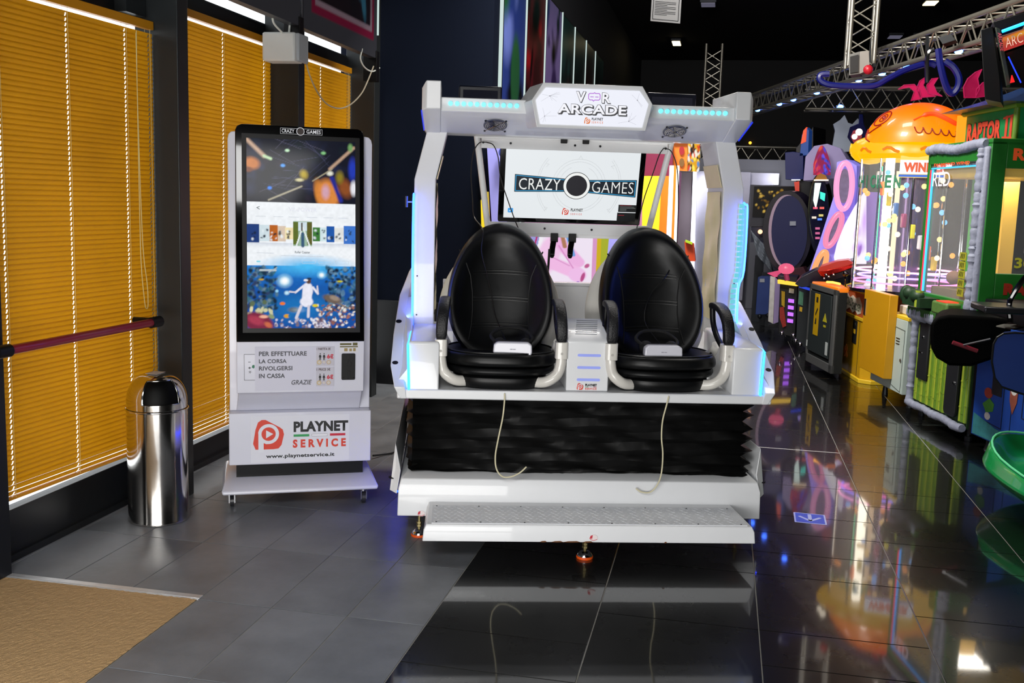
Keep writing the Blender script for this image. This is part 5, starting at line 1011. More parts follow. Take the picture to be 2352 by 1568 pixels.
cr_=crown.loft(rr).obj('orange_crown',glowgrad('bird_orange','#ff9a00','#ff5a00',.95,2.12,2.48),ch,smooth=True)
def on(az,el,off=.006): q=rad(el); a=rad(az); return (.06+(.47+off)*cos(q)*cos(a),(.45+off)*cos(q)*sin(a),2.12+(.36+off)*sin(q))
RDL=mat('bird_line_red','#7a1404',.5,var=0,em=.1,emc='#a01c00'); WG=mat('wing_red','#d83a08',.5,var=0,em=.7,emc='#e04410')
B().tube(catmull([on(-28,30),on(-16,38),on(-4,40),on(8,34),on(20,26),on(34,18)],5),[.006]*5+[.02]*16+[.012]*5,8).obj('wing_stroke',WG,cr_,smooth=True)
ft=[]
for k in range(6): a=-26+9*k; ft+= [on(a,20-k),on(a+3,13-k),on(a+7,12-k),on(a+9,17-k)]
B().tube(catmull(ft,3),.005,6).obj('feather_line',RDL,cr_,smooth=True)
for az,el,r_ in ((-76,36,.075),):
    if r_: 
        B().tube([on(az+14*cos(2*PI*k/24),el+12*sin(2*PI*k/24)) for k in range(24)],.006,6,close=True,cap=False).obj('eye_outline',RDL,cr_); B().tube([on(az+6*cos(2*PI*k/16)+3,el+6*sin(2*PI*k/16)) for k in range(16)],.005,6,close=True,cap=False).obj('eye_pupil',RDL,cr_); B().ball(on(az+4,el,.0),.02).obj('eye_pupil',RDL,cr_)
B().tube(catmull([on(-68,24),on(-78,18),on(-88,14),on(-95,20),on(-92,8),on(-80,2)],4),.006,6).obj('beak_line',RDL,cr_)
for az in (-80,-50,-15,20):
    b=B(); p_=[(.503*cos(rad(az+t_)),.503*sin(rad(az+t_)),2.06+.02*sin(t_*.3)) for t_ in range(0,20,4)]; b.tube(p_,.012,6); b.obj('brim_stripe',glow('brim_orange','#ff8a00',.9),BR)
B().disc((-.20,-.50,2.09),.045,(-.4,-.9,.1),.01,18).obj('nostril',mat('ochre_spot','#b88a00',.5,em=.4,emc='#b88a00'),BR)
B().ball((-.10,-.47,2.23),.030).ball((-.12,-.50,2.19),.024).obj('white_lamp',glow('lid_lamp','#fff0d8',3),ch,smooth=True)
# pink feather cut-outs above the lid
PNK=mat('pink_acrylic','#a8184c',.2,em=.12,emc='#e0246c',alpha=.75)
def plume(pts_list,Y,lab):
    t=thing('plume_decoration',lab,'decoration',AY(pts_list[0][0][0],pts_list[0][0][1],Y))
    Wi=Matrix.Translation(t.location).inverted()
    for pts in pts_list:
        P3=[Wi@AY(x,y,Y) for x,y in pts]; n_=len(P3); b=B().loft([[tuple(p) for p in P3],[tuple(p+Vector((0,.012,0))) for p in P3]]); o=b.obj('plume_blade',PNK,t)
        c_=sum(P3,Vector())/n_; B().tube([p+(c_-p)*.04-Vector((0,.004,0)) for p in P3],.004,6,close=True,cap=False).obj('plume_edge',glow('pink_edge','#e02468',.6),t)
plume([[(2092,232),(2100,210),(2088,200),(2062,205),(2075,195),(2100,193),(2112,205),(2118,228)],[(2112,225),(2104,205),(2112,185),(2132,172),(2120,195),(2130,212),(2150,222)],[(2130,215),(2128,195),(2140,180),(2155,178),(2144,195),(2152,213),(2165,222)]],9.9,'pink feather-shaped crest standing on the orange bird lid')
plume([[(2214,225),(2212,200),(2222,180),(2240,165),(2256,158),(2246,180),(2250,205),(2240,225)],[(2240,225),(2242,205),(2256,190),(2272,182),(2262,200),(2264,222)]],9.4,'pink feather-shaped crest between the orange lid and the hut roof')
# ---- blue machine with black round hood
bm_=thing('hammer_game','blue arcade cabinet with yellow-green logos and an ice cream sticker','arcade machine',(1.70,7.20,0),-75)
BL_=mat('cabinet_blue','#123c8c',.42,var=.06)
B().box(0,.90,0,.6,.09,.84).obj('body',BL_,bm_,bev=.004); B().box(0,.90,.01,.6,.84,1.0).obj('console_top',BLACK,bm_,bev=.01); B().box(-.03,0,.0,.7,.08,.84).obj('side_panel',BLACK,bm_)
pm=Pl((0,-.001,0),(1,0,0),(0,0,1)); b=B(); pm.line(b,[(.02,.22),(.36,.20),(.36,.78)],.006,0,.002); pm.line(b,[(.58,.55),(.58,.32),(.90,.30),(.90,.58)],.006,0,.002,close=True); pm.line(b,[(.46,.12),(.46,.5)],.003,0,.002); b.obj('door_gap',mat('gap_navy','#061434',.6),bm_)
cpl=B().box(.215,.335,-.004,0,.40,.76).obj('coin_plate',mat('door_black'),bm_,bev=.003); b=B()
for k in range(3): pm.poly(b,[(.245,.56+.026*k),(.335,.56+.026*k),(.335,.578+.026*k),(.245,.578+.026*k)],.005,.006)
b.obj('label_rows',mat('label_white','#c8ccd0',.5),cpl); B().box(.25,.31,-.007,-.004,.66,.74).obj('coin_window',mat('brown_window','#3a2418',.4),cpl)
b=B().box(.66,.80,-.005,0,.38,.54); b.obj('hatch',mat('door_black'),bm_)
b=B(); pm.poly(b,circ(.18,.40,.05,16,.035),.001,.003); o=b.obj('logo_patch',mat('patch_brown_red','#8a3020',.5,var=.3,scale=40),bm_); b=B(); pm.poly(b,[(.12,.32),(.2,.37),(.26,.34),(.25,.29),(.17,.27)],.001,.003); b.obj('logo_patch',mat('patch_green','#3c7a28',.5,var=.3,scale=40),bm_); b=B(); pm.poly(b,circ(.19,.25,.035,16,.025),.001,.003); b.obj('logo_patch',mat('patch_grey','#b0b0b0',.5,var=.4,scale=60),bm_)
b=B(); pm.poly(b,circ(.475,.50,.045,18,.06),.001,.003); b.obj('cream_cap',mat('patch_cream','#c8c8c4',.5),bm_); b=B(); pm.poly(b,[(.43,.47),(.52,.47),(.515,.40),(.475,.32),(.435,.40)],.001,.0028); b.obj('cream_cone',mat('cone_brown','#8a4a38',.5,var=.3,scale=40),bm_); text(pm,'DIP',.445,.505,.50,.53,INK,parent=bm_,bold=.03,c=.004)
b=B(); pm.poly(b,[(.02,.10),(.93,.10),(.93,.16),(.3,.19),(.02,.24)],.001,.003); b.obj('grass_print',mat('grass_print','#2a6a70',.5,var=.5,scale=30),bm_)
for x_,z_ in ((.03,.72),(.04,.62)): b=B(); pm.poly(b,[(x_,z_),(x_+.06,z_),(x_+.06,z_+.04),(x_,z_+.04)],.001,.003); b.obj('small_sticker',mat('patch_dark_green','#1c4a2a',.5,var=.4,scale=60),bm_)
for x_,y_ in ((.08,.08),(.88,.08),(.08,.5),(.84,.5)): B().lathe([(.001,0),(.025,0),(.012,.03),(.012,.09),(.001,.09)],(x_,y_,0),10).obj('foot',DARKM,bm_)
hd=thing('padded_hood','big black rounded hood with a red squeegee across it, in front of the bamboo crane','arcade hood',AY(2185,790,6.85))
Hi=Matrix.Translation(hd.location).inverted(); hp=[(2136,770),(2138,742),(2152,728),(2180,723),(2280,728),(2352,738),(2400,745),(2400,800),(2350,812),(2290,822),(2230,842),(2180,840),(2150,822),(2138,800)]
b=B(); C0=[Hi@AY(x,y,6.85) for x,y in hp]; C1=[Hi@(AY(x,y,6.85)+Vector((.12,.5,0))) for x,y in hp]; b.loft([[tuple(p) for p in C0],[tuple(p) for p in C1]]).obj('shell',mat('hood_black','#010101',.6,spec=.05),hd,bev=.02,seg=3)
q0,q1=Hi@AY(2188,786,6.78),Hi@AY(2245,806,6.78); B().tube([q0,q1],.013,10).obj('squeegee_blade',mat('squeegee_red','#6a1c28',.4),hd,smooth=True); B().tube([Hi@AY(2213,792,6.77),Hi@AY(2275,778,6.70)],.006,8).obj('handle',STEEL,hd); 
bp_=thing('blue_side_panel','large rounded blue side panel with black edge at the right edge of the picture','arcade panel',AY(2320,830,6.1))
Bi=Matrix.Translation(bp_.location).inverted(); pp=[(2282,790),(2290,775),(2305,766),(2330,764),(2420,770),(2420,925),(2340,902),(2300,888),(2285,868),(2278,830)]
b=B().loft([[tuple(Bi@AY(x,y,6.1)) for x,y in pp],[tuple(Bi@(AY(x,y,6.1)+Vector((.03,.10,0)))) for x,y in pp]]).obj('panel',mat('panel_navy','#0d2a6c',.4,coat=.2),bp_,bev=.004)
B().tube([Bi@(AY(x,y,6.1)) for x,y in pp],.006,6,close=True,cap=False).obj('edge_trim',BLACK,bp_)
B().tube(catmull([Bi@AY(x,y,6.5) for x,y in ((2322,742),(2318,700),(2330,672),(2352,640),(2380,610))],4),.016,8).obj('black_arch',BLACKG,bp_,smooth=True); B().box(-.10,.35,.25,.6,.24,.28).obj('console_top',mat('console_black','#101114',.3),bp_,bev=.01)
B().loft([[tuple(Bi@AY(x,y,6.4)) for x,y in ((2288,750),(2320,742),(2352,752),(2330,758))],[tuple(Bi@AY(x,y,6.4)+Vector((0,0,.006))) for x,y in ((2288,750),(2320,742),(2352,752),(2330,758))]]).obj('paper_sheet',mat('paper_grey','#b0a898',.6),bp_)
# ---- green ride tub
gt=thing('ride_tub','glossy green plastic kiddie ride tub at the right edge','ride tub',(2.05,5.62,-.045),8)
TG_=mat('tub_green','#128a44',.22,var=.06,coat=.6,scale=3)
def oval(rx,ry,z_,cx_=0,cy_=0,wave=0): return [(cx_+rx*math.copysign(abs(cos(2*PI*k/48))**.8,cos(2*PI*k/48)),cy_+ry*math.copysign(abs(sin(2*PI*k/48))**.8,sin(2*PI*k/48)),z_+wave*(-.035*sin(2*PI*k/48*2)+.012*cos(2*PI*k/48*3))) for k in range(48)]
B().loft([oval(.36,.50,.10),oval(.46,.62,.12),oval(.54,.70,.19),oval(.585,.745,.235,wave=.3),oval(.575,.735,.245,wave=.3),oval(.56,.72,.29,wave=.8),oval(.55,.71,.315,wave=1),oval(.525,.685,.315,wave=1),oval(.51,.67,.285,wave=.8),oval(.46,.62,.24),oval(.40,.55,.20)]).obj('hull',TG_,gt,smooth=True,sub=1)
B().tube([Vector(p) for p in oval(.538,.698,.322,wave=1)],.006,6,close=True,cap=False).obj('rim_bead',mat('bead_light_green','#6cd89a',.3),gt,smooth=True)
B().loft([[(-.10,-.35,.20),(.3,-.35,.20),(.3,.3,.20),(-.10,.3,.20)],[(-.14,-.38,.62),(.3,-.38,.62),(.3,.3,.62),(-.14,.3,.62)]]).obj('seat_block',mat('tub_black','#0c0b0b',.5),gt,bev=.04,seg=3); B().tube(catmull([(-.12,-.37,.3),(-.15,-.38,.5),(-.12,-.375,.61),(-.02,-.38,.66)],4),.008,6).obj('cream_trim',mat('trim_cream','#d8b088',.4),gt)
B().lathe([(.001,.045),(.28,.045),(.28,.13),(.001,.13)],n=24).obj('pedestal',BLACK,gt)
# ---- grey cabinet with yellow label, tipped gun ramp above
gc=thing('coin_pusher','dark grey metal cabinet with a yellow label panel, left of the yellow machine','arcade cabinet',(.876,10.469,0),-78)
GF=mat('cabinet_frame_grey','#5a5c5c',.45,.3); B().loft([[(0,0,.05),(.82,0,.05),(.82,.09,.05),(0,.26,.05)],[(0,0,.80),(.82,0,.80),(.82,.09,.80),(0,.26,.80)]]).obj('body',mat('cabinet_dark','#131718',.5),gc,bev=.004)
B().box(0,.045,-.012,.02,.05,.82).box(.74,.82,-.012,.02,.05,.82).box(0,.82,-.012,.02,.05,.13).box(0,.82,-.012,.02,.77,.82).obj('frame',GF,gc,bev=.004)
dg_=B().box(.06,.71,-.016,-.005,.17,.755).obj('door',mat('door_grey','#242b2c',.5),gc,bev=.003); B().box(.22,.37,-.020,-.016,.34,.74).obj('label_panel',mat('label_panel_yellow','#b8930c',.45,var=.1),gc,bev=.002)
pgc=Pl((0,-.0165,0),(1,0,0),(0,0,1)); b=B(); pgc.poly(b,[(.28,.66),(.33,.66),(.33,.71),(.28,.71)],.004,.006); pgc.poly(b,[(.27,.45),(.31,.45),(.31,.50),(.29,.51)],.004,.006); pgc.line(b,[(.28,.54),(.33,.60)],.02,.004,.006); b.obj('label_print',INK,gc)
b=B(); pgc.poly(b,[(.50,.50),(.62,.50),(.56,.58)],.001,.003); pgc.poly(b,[(.53,.45),(.6,.45),(.6,.47),(.53,.47)],.001,.003); b.obj('warning_sign',mat('sign_olive','#a8a020',.5),gc); B().box(.03,.06,-.018,-.012,.2,.26).box(.63,.69,-.02,-.016,.2,.32).obj('hinge',mat('hinge_white','#a8b0b0',.5),gc)
B().loft([[(.02,0,.80),(.82,0,.80),(.82,.10,.80),(.02,.26,.80)],[(.02,0,.84),(.82,0,.84),(.82,.10,.84),(.02,.26,.84)]]).obj('playfield',mat('playfield_amber','#a0480c',.25,em=.6,emc='#ff8a20',var=.4,scale=12),gc,bev=.01); B().tube([(.42,.02,.865),(.5,.05,.87),(.62,.08,.865)],.01,6).obj('light_loop',glow('amber_loop','#ffb040',4),gc)
rmp=thing('red_lit_ramp','long dark ramp with a glowing red cover, sloping up behind the grey cabinet','game ramp',AY(1870,650,10.9)); Ri=Matrix.Translation(rmp.location).inverted()
def slab(pts,Y,dv,name,m,t,Ti,bev=.004): return B().loft([[tuple(Ti@AY(x,y,Y)) for x,y in pts],[tuple(Ti@(AY(x,y,Y)+Vector(dv))) for x,y in pts]]).obj(name,m,t,bev=bev)
slab([(1826,652),(1840,636),(1872,620),(1966,596),(1966,628),(1880,655),(1840,660)],10.9,(.05,.5,0),'ramp_body',mat('ramp_dark_blue','#0a0a1c',.3),rmp,Ri)
slab([(1878,622),(1884,612),(1922,600),(1948,597),(1962,604),(1930,618),(1886,634)],10.8,(.05,.4,0),'red_cover',glow('red_cover','#e83008',.55),rmp,Ri)
slab([(1880,624),(1930,614),(1964,606),(1964,612),(1932,624),(1890,636)],10.75,(.03,.05,0),'chrome_rail',mat('rail_red_chrome','#8a1c14',.15,.9,var=.6,scale=60),rmp,Ri)
for x,y in ((1893,640),(1904,636),(1915,631),(1898,631)): B().ball(Ri@AY(x,y,10.72),.016).obj('bolt',CHROME,rmp,smooth=True)
# ---- small black machine with purple squares, white light post, blue case
sm=thing('purple_window_game','small black game with four purple lit windows and a yellow band','arcade machine',AY(1810,770,12.2)); Si=Matrix.Translation(sm.location).inverted()
slab([(1792,648),(1832,652),(1826,775),(1788,765)],12.2,(.1,.5,0),'body',mat('game_black','#0a0a0b',.5),sm,Si)
slab([(1786,642),(1830,650),(1829,657),(1786,651)],12.1,(.05,.1,0),'yellow_band',glow('band_yellow','#ffd040',1.2),sm,Si,0); slab([(1786,632),(1832,636),(1830,650),(1786,643)],12.15,(.05,.4,0),'deck',mat('deck_dark','#1a101c',.3),sm,Si)
for k in range(4): slab([(1811-.7*k,686+15.3*k),(1824-.7*k,688+15.3*k),(1823.5-.7*k,696+15.3*k),(1810.5-.7*k,694+15.3*k)],12.17,(.0,.02,0),'lit_window',glow('window_purple','#b060ff',1.6),sm,Si,0)
slab([(1795,668),(1803,670),(1802,706),(1795,700)],12.17,(0,.02,0),'figure_print',mat('print_yellow_fig','#a8880c',.5,var=.4,scale=60),sm,Si,0); slab([(1791,706),(1800,704),(1806,748),(1798,752),(1791,730)],12.17,(0,.02,0),'figure_print',mat('print_red_fig','#8a2014',.5,var=.6,scale=60),sm,Si,0); slab([(1813,662),(1824,664),(1823,674),(1812,672)],12.17,(0,.02,0),'white_label',mat('label_white'),sm,Si,0)
pc_=AY(1806,617,11.9); t=thing('pink_glove','round pink lit pad on a short stalk above the purple window game','game pad',pc_); B().ball((0,0,0),.088,.08,.062).obj('pad',glow('pad_pink','#ff6a90',.85),t,smooth=True); B().tube([(0,0,-.05),(.02,0,-.13)],.03,10).obj('stalk',mat('stalk_pink','#a83a60',.4),t)
t=thing('white_light_post','narrow white mirrored post with pink lit cap, beside the blue case','post',AY(1775,745,12.6)); Ti=Matrix.Translation(t.location).inverted()
slab([(1769,634),(1781,636),(1776,744),(1764,738)],12.6,(.0,.05,0),'front',mat('post_cream','#b8b4b0',.25,.5,var=.4,scale=14),t,Ti); slab([(1781,636),(1792,650),(1788,740),(1776,744)],12.6,(.0,.1,0),'side',mat('post_lilac','#8a7aa4',.4),t,Ti); slab([(1763,628),(1790,622),(1800,634),(1780,636)],12.6,(.0,.1,0),'lit_cap',glow('cap_pink','#e04a78',.9),t,Ti,0); slab([(1766,744),(1788,742),(1787,752),(1767,752)],12.6,(0,.1,0),'foot',BLACK,t,Ti)
t=thing('blue_case','plain dark blue case on castors behind the white post','case',AY(1750,725,13.5)); Ti=Matrix.Translation(t.location).inverted()
slab([(1741,636),(1772,634),(1770,722),(1735,722)],13.5,(.1,.6,0),'body',mat('case_blue','#16306c',.5),t,Ti); slab([(1745,640),(1756,640),(1756,648),(1745,648)],13.49,(0,.01,0),'label',mat('label_grey','#8a9098',.5),t,Ti,0); B().ball(Ti@AY(1745,726,13.5),.03).ball(Ti@AY(1764,724,13.5),.03).obj('castor',DARKM,t,smooth=True)
t=thing('slim_black_game','slim black game cabinet with green stickers between purple windows and grey cabinet','arcade machine',AY(1842,790,11.6)); Ti=Matrix.Translation(t.location).inverted()
slab([(1834,640),(1862,650),(1852,800),(1828,785)],11.6,(.1,.4,0),'body',mat('slim_dark','#12181c',.4),t,Ti); slab([(1836,668),(1846,672),(1844,702),(1833,698)],11.58,(0,.01,0),'green_label',mat('label_green','#4a7a60',.5,var=.3,scale=50),t,Ti,0); slab([(1837,704),(1843,706),(1842,716),(1836,714)],11.58,(0,.01,0),'yellow_label',mat('label_yellow'),t,Ti,0); slab([(1836,655),(1862,662),(1862,668),(1836,660)],11.57,(0,.05,0),'blue_edge',glow('edge_blue','#2848e0',.9),t,Ti,0)
for x,y in ((1822,770),(1828,782),(1838,790),(1796,765)): B().ball(Ti@AY(x,y,11.6),.025).obj('castor',CHROME,t,smooth=True)
# ---- ring tower
t=thing('ring_tower','leaning lilac target tower with three glowing oval rings','game tower',AY(1900,640,11.8)); Ti=Matrix.Translation(t.location).inverted(); LIL=mat('tower_lilac','#8a84d8',.4,em=.35,emc='#9a90ff')
slab([(1852,640),(1880,560),(1900,498),(1918,440),(1922,372),(1945,366),(1968,380),(1968,430),(1962,480),(1938,560),(1908,640)],11.8,(.1,.2,0),'tower_board',LIL,t,Ti)
def oring(cx_,cy_,rx,ry,rot,m_,Y,nm):
    P3=[]; 
    for k in range(36):
        a=2*PI*k/36; x_=rx*cos(a); y_=ry*sin(a); c_,s_=cos(rad(rot)),sin(rad(rot)); P3.append(Ti@AY(cx_+x_*c_-y_*s_,cy_+x_*s_+y_*c_,Y))
    B().tube(P3,.030,10,close=True,cap=False).obj(nm,m_,t,smooth=True); B().loft([[tuple(p*.0+(P3[0]+P3[18])/2+(p-(P3[0]+P3[18])/2)*.75) for p in P3],[tuple((P3[0]+P3[18])/2+(p-(P3[0]+P3[18])/2)*.75+Vector((0,.02,0))) for p in P3]]).obj('ring_hole',mat('hole_grey','#6c6480',.3,var=.4,scale=20),t)
oring(1939,427,18,53,3,glow('ring_rose','#ffa8d8',1.05),11.7,'lit_ring'); oring(1915,528,12,40,22,glow('ring_magenta','#f890b8',1.),11.7,'lit_ring'); oring(1883,612,10,36,20,glow('ring_orange','#ffb070',1.),11.7,'lit_ring')
t=thing('white_lit_fin','large glowing white and violet curved fin between ring tower and drum machine','light display',AY(1950,620,11.4)); Ti=Matrix.Translation(t.location).inverted()
cn=Can(60,60,'#f4ecff'); cn.ell(.62,.45,.2,.12,'#c88af0',.8); cn.ell(.75,.25,.25,.12,'#b878ec',.8); cn.ell(.35,.5,.3,.3,'#ffffff',.9); cn.ell(.9,.6,.2,.3,'#d0a0ff',.8); cn.ell(.78,.2,.06,.12,'#8a4ac0',.4,-30)
pts0=[(1985,440),(1962,475),(1940,515),(1922,560),(1915,590),(1918,606)]; 
def fnf(I,J):
    out=np.zeros(I.shape+(3,)); 
    px_=np.interp(J,[0,.1,.3,.55,.8,1],[1918,1915,1922,1940,1962,1985]); py_=np.interp(J,[0,.1,.3,.55,.8,1],[606,590,560,515,475,440]); xr=1985+I*0
    for a in range(I.shape[0]):
        for q in range(I.shape[1]):
            x_=px_[a,q]+(1990-px_[a,q])*I[a,q]; y_=py_[a,q]; out[a,q]=tuple(Ti@AY(x_,y_,11.4+.03*I[a,q]))
    return out
cn.obj('lit_face',Pl((0,0,0),(1,0,0),(0,0,1)),0,1,0,1,print_mat('lit_fin',1.15,.4,False),t,fn=fnf)
slab([(1985,440),(1962,475),(1940,515),(1922,560),(1915,590),(1918,606),(1988,600)],11.46,(.25,.30,0),'fin_body',mat('fin_violet','#a070e0',.4,em=.3,emc='#b080ff'),t,Ti,0)
# ---- mirrored oval target
t=thing('mirror_oval_game','tall mirrored oval light game with coloured lamps and a red-blue arched top','arcade machine',AY(1885,600,13)); Ti=Matrix.Translation(t.location).inverted()
el=[(1880+ (25*cos(2*PI*k/40)),492+(92*sin(2*PI*k/40))) for k in range(40)]
slab([(1845,415),(1850,360),(1870,335),(1900,330),(1930,340),(1948,370),(1945,408)],13.3,(.1,.4,0),'arched_top',mat('arch_lilac','#9a90b8',.4,em=.12),t,Ti)
slab(el,13.0,(.06,.12,0),'oval_body',mat('mirror_dark','#3c4038',.12,.9,var=.5,scale=15),t,Ti)
el2=[(1880+ (20*cos(2*PI*k/40)),488+(76*sin(2*PI*k/40))) for k in range(40)]; slab(el2,12.95,(0,.02,0),'mirror_face',mat('oval_face','#2a2c34',.1,.8,var=.6,scale=25),t,Ti,0)
slab([(1872,420),(1886,420),(1880,452),(1874,480),(1868,460)],12.9,(0,.02,0),'white_lamp_panel',glow('oval_white','#e8fff4',1.3),t,Ti,0); slab([(1884,440),(1896,444),(1894,462),(1884,456)],12.9,(0,.02,0),'teal_lamp',glow('oval_teal','#40e8d0',1.2),t,Ti,0)
for x,y,c_ in ((1873,478,'#ff5a80'),(1888,478,'#ff6a60'),(1870,500,'#fff0e0'),(1883,504,'#5a90ff'),(1886,495,'#e8d880'),(1878,525,'#d86a9a'),(1878,536,'#d86a9a'),(1878,547,'#d86a9a')): slab([(x-5,y-3),(x+5,y-3),(x+5,y+2),(x-5,y+2)],12.9,(0,.02,0),'lamp',glow('oval_'+c_[1:],c_,.9),t,Ti,0)
slab([(1870,412),(1903,412),(1903,415),(1870,415)],12.93,(0,.03,0),'light_bar',glow('oval_bar','#ffe8c0',2.),t,Ti,0); slab([(1872,412),(1878,402),(1886,398),(1896,402),(1901,412)],12.94,(0,.04,0),'amber_cap',mat('amber_cap','#8a5a14',.3,em=.2,emc='#c88020'),t,Ti,0)
cn=Can(24,30,'#a01c50'); cn.blobs(20,['#e8284c','#ff5a40','#a02080'],0,.5,0,1,.05,.15,.6); cn.blobs(20,['#4050e8','#6a5aff','#2030a0'],.5,1,0,1,.05,.15,.6)
def fna(I,J): 
    out=np.zeros(I.shape+(3,))
    for a in range(I.shape[0]):
        for q in range(I.shape[1]):
            h_=sin(PI*(.12+.76*I[a,q])); out[a,q]=tuple(Ti@AY(1868+40*I[a,q],402-J[a,q]*h_*68,12.97))
    return out
cn.obj('arch_picture',Pl((0,0,0),(1,0,0),(0,0,1)),0,1,0,1,print_mat('arch_lit',.8,.4,False),t,fn=fna)
# ---- big wheel, black tower, band posters, white bag
t=thing('prize_wheel','huge dark blue spinning wheel seen edge on, with a pale inner ring','prize wheel',AY(1800,700,13.2)); Ti=Matrix.Translation(t.location).inverted()
def ell_(rx,ry,cx_=1808,cy_=532,n_=44): return [(cx_+rx*cos(2*PI*k/n_),cy_+ry*sin(2*PI*k/n_)) for k in range(n_)]
slab(ell_(57,95),13.2,(.12,.2,0),'wheel_body',mat('wheel_dark','#0c0814',.3),t,Ti); slab(ell_(43,85),13.17,(0,.03,0),'pale_ring',mat('ring_mauve','#9a8494',.5,em=.12),t,Ti,0); slab(ell_(41,83,1813),13.15,(0,.04,0),'wheel_face',mat('wheel_navy','#060c30',.6,var=.3,scale=2,em=.05,emc='#1028a0'),t,Ti,0); slab([(1814,508),(1828,508),(1828,518),(1814,518)],13.12,(0,.02,0),'label',mat('label_grey'),t,Ti,0)
slab([(1796,622),(1845,612),(1856,635),(1800,645)],13.0,(.05,.2,0),'base_plinth',mat('wheel_plinth','#3a141c',.4,var=.5,scale=20),t,Ti); slab([(1812,506),(1855,506),(1855,600),(1812,600)],13.3,(.05,.1,0),'back_board',mat('board_navy','#161c4c',.5),t,Ti,0)
t=thing('dark_game_tower','tall black game tower with a blue box and an orange-tipped blade on top','game tower',AY(1840,640,13.8)); Ti=Matrix.Translation(t.location).inverted()
slab([(1828,340),(1862,300),(1868,290),(1868,560),(1828,560)],13.8,(.2,.5,0),'column',mat('tower_black','#06070c',.4),t,Ti); slab([(1803,350),(1822,348),(1845,352),(1845,412),(1804,412)],13.7,(.1,.3,0),'blue_box',mat('box_royal','#101c5c',.3),t,Ti); slab([(1837,358),(1842,310),(1852,292),(1858,300),(1856,355)],13.7,(.05,.1,0),'blade',mat('blade_blue','#204890',.3,em=.25),t,Ti,0); slab([(1839,330),(1845,300),(1852,292),(1850,325)],13.68,(.02,.04,0),'orange_tip',glow('tip_orange','#ff5a28',.9),t,Ti,0); slab([(1818,412),(1838,412),(1838,414),(1818,414)],13.68,(0,.03,0),'white_bar',glow('bar_white','#ffffff',2.),t,Ti,0); slab([(1824,418),(1836,416),(1836,450),(1828,450)],13.67,(0,.02,0),'red_flag',mat('flag_red','#c83c28',.4,em=.3),t,Ti,0)
t=thing('white_cutout_sign','grey-white jagged cut-out behind the top of the machines','sign',AY(1930,330,13.5)); Ti=Matrix.Translation(t.location).inverted()
slab([(1912,335),(1918,300),(1914,285),(1930,275),(1940,264),(1948,282),(1958,285),(1970,272),(1985,285),(1995,320),(2000,345),(1915,350)],13.5,(.0,.05,0),'board',mat('cutout_grey','#8a949e',.5),t,Ti,0)
t=thing('guitar_totem','dark blue glittering totem with red centre, shaped like a guitar body','decoration',AY(1965,330,12.6)); Ti=Matrix.Translation(t.location).inverted(); slab([(1973,262),(1982,262),(1984,285),(1994,305),(1990,335),(1975,352),(1962,340),(1946,315),(1952,292),(1972,283)],12.6,(.03,.1,0),'body',mat('totem_blue','#0c1440',.2,.5,var=.5,scale=60),t,Ti); slab([(1960,300),(1972,296),(1980,312),(1974,335),(1962,330),(1954,314)],12.58,(0,.02,0),'red_centre',mat('totem_red','#8a2430',.4,em=.2,emc='#a02c38',var=.6,scale=40),t,Ti,0); slab([(1988,345),(1998,340),(1996,470),(1986,470)],12.8,(0,.2,0),'post',BLACK,t,Ti,0)
t=thing('band_poster_screen','framed dark screen with a yellow concert picture, left of the prize wheel','screen',AY(1728,565,14)); Ti=Matrix.Translation(t.location).inverted()
slab([(1724,424),(1830,428),(1826,520),(1722,520)],14,(0,.06,0),'frame',mat('frame_grey','#3a3a40',.3,.6),t,Ti,0)
cn=Can(60,40,'#0c0a08',1.4); cn.blobs(50,['#c89a30','#8a6418','#1c140a','#e0b850','#0a0806','#6a4810'],.05,1.0,.1,.9,.02,.08,.6); cn.ell(.75,.3,.1,.1,'#d8502c',.5); cn.blobs(12,['#0a0806'],0,1.4,0,1,.05,.1,.5)
cn.obj('picture',Pl(Ti@AY(1728,498,13.97),AY(1826,500,13.97)-AY(1728,498,13.97),(0,0,1)),0,(AY(1826,500,13.97)-AY(1728,498,13.97)).length,0,.40,print_mat('lit_picture',.75,.3,False),t); slab([(1726,500),(1826,502),(1824,560),(1724,556)],14.02,(0,.05,0),'lower_panel',mat('panel_midnight','#0a1030',.4),t,Ti,0)
B().ball(Ti@AY(1746,532,13.9),.03).obj('small_lamp',glow('lamp_warm','#ffb080',3),t)
t=thing('white_banner','crumpled white cloth banner with faded lettering beside the prize wheel','banner',AY(1745,600,13.6)); Ti=Matrix.Translation(t.location).inverted()
n_=10; b=B()
for j in range(n_+1):
    for i in range(n_+1):
        x_=1724+(1+.0*j)*i*3.8+j*1.6; y_=(528+j*6.0)+i*(3-.0*j)*1.4; b.v.append(tuple(Ti@AY(x_,y_,13.6+.05*sin(i*1.3+j*.8))))
b.f=[(j*(n_+1)+i,j*(n_+1)+i+1,(j+1)*(n_+1)+i+1,(j+1)*(n_+1)+i) for j in range(n_) for i in range(n_)]
b.obj('cloth',mat('cloth_grey_white','#7a828c',.8,var=.35,scale=12),t,smooth=True,solid=.004)
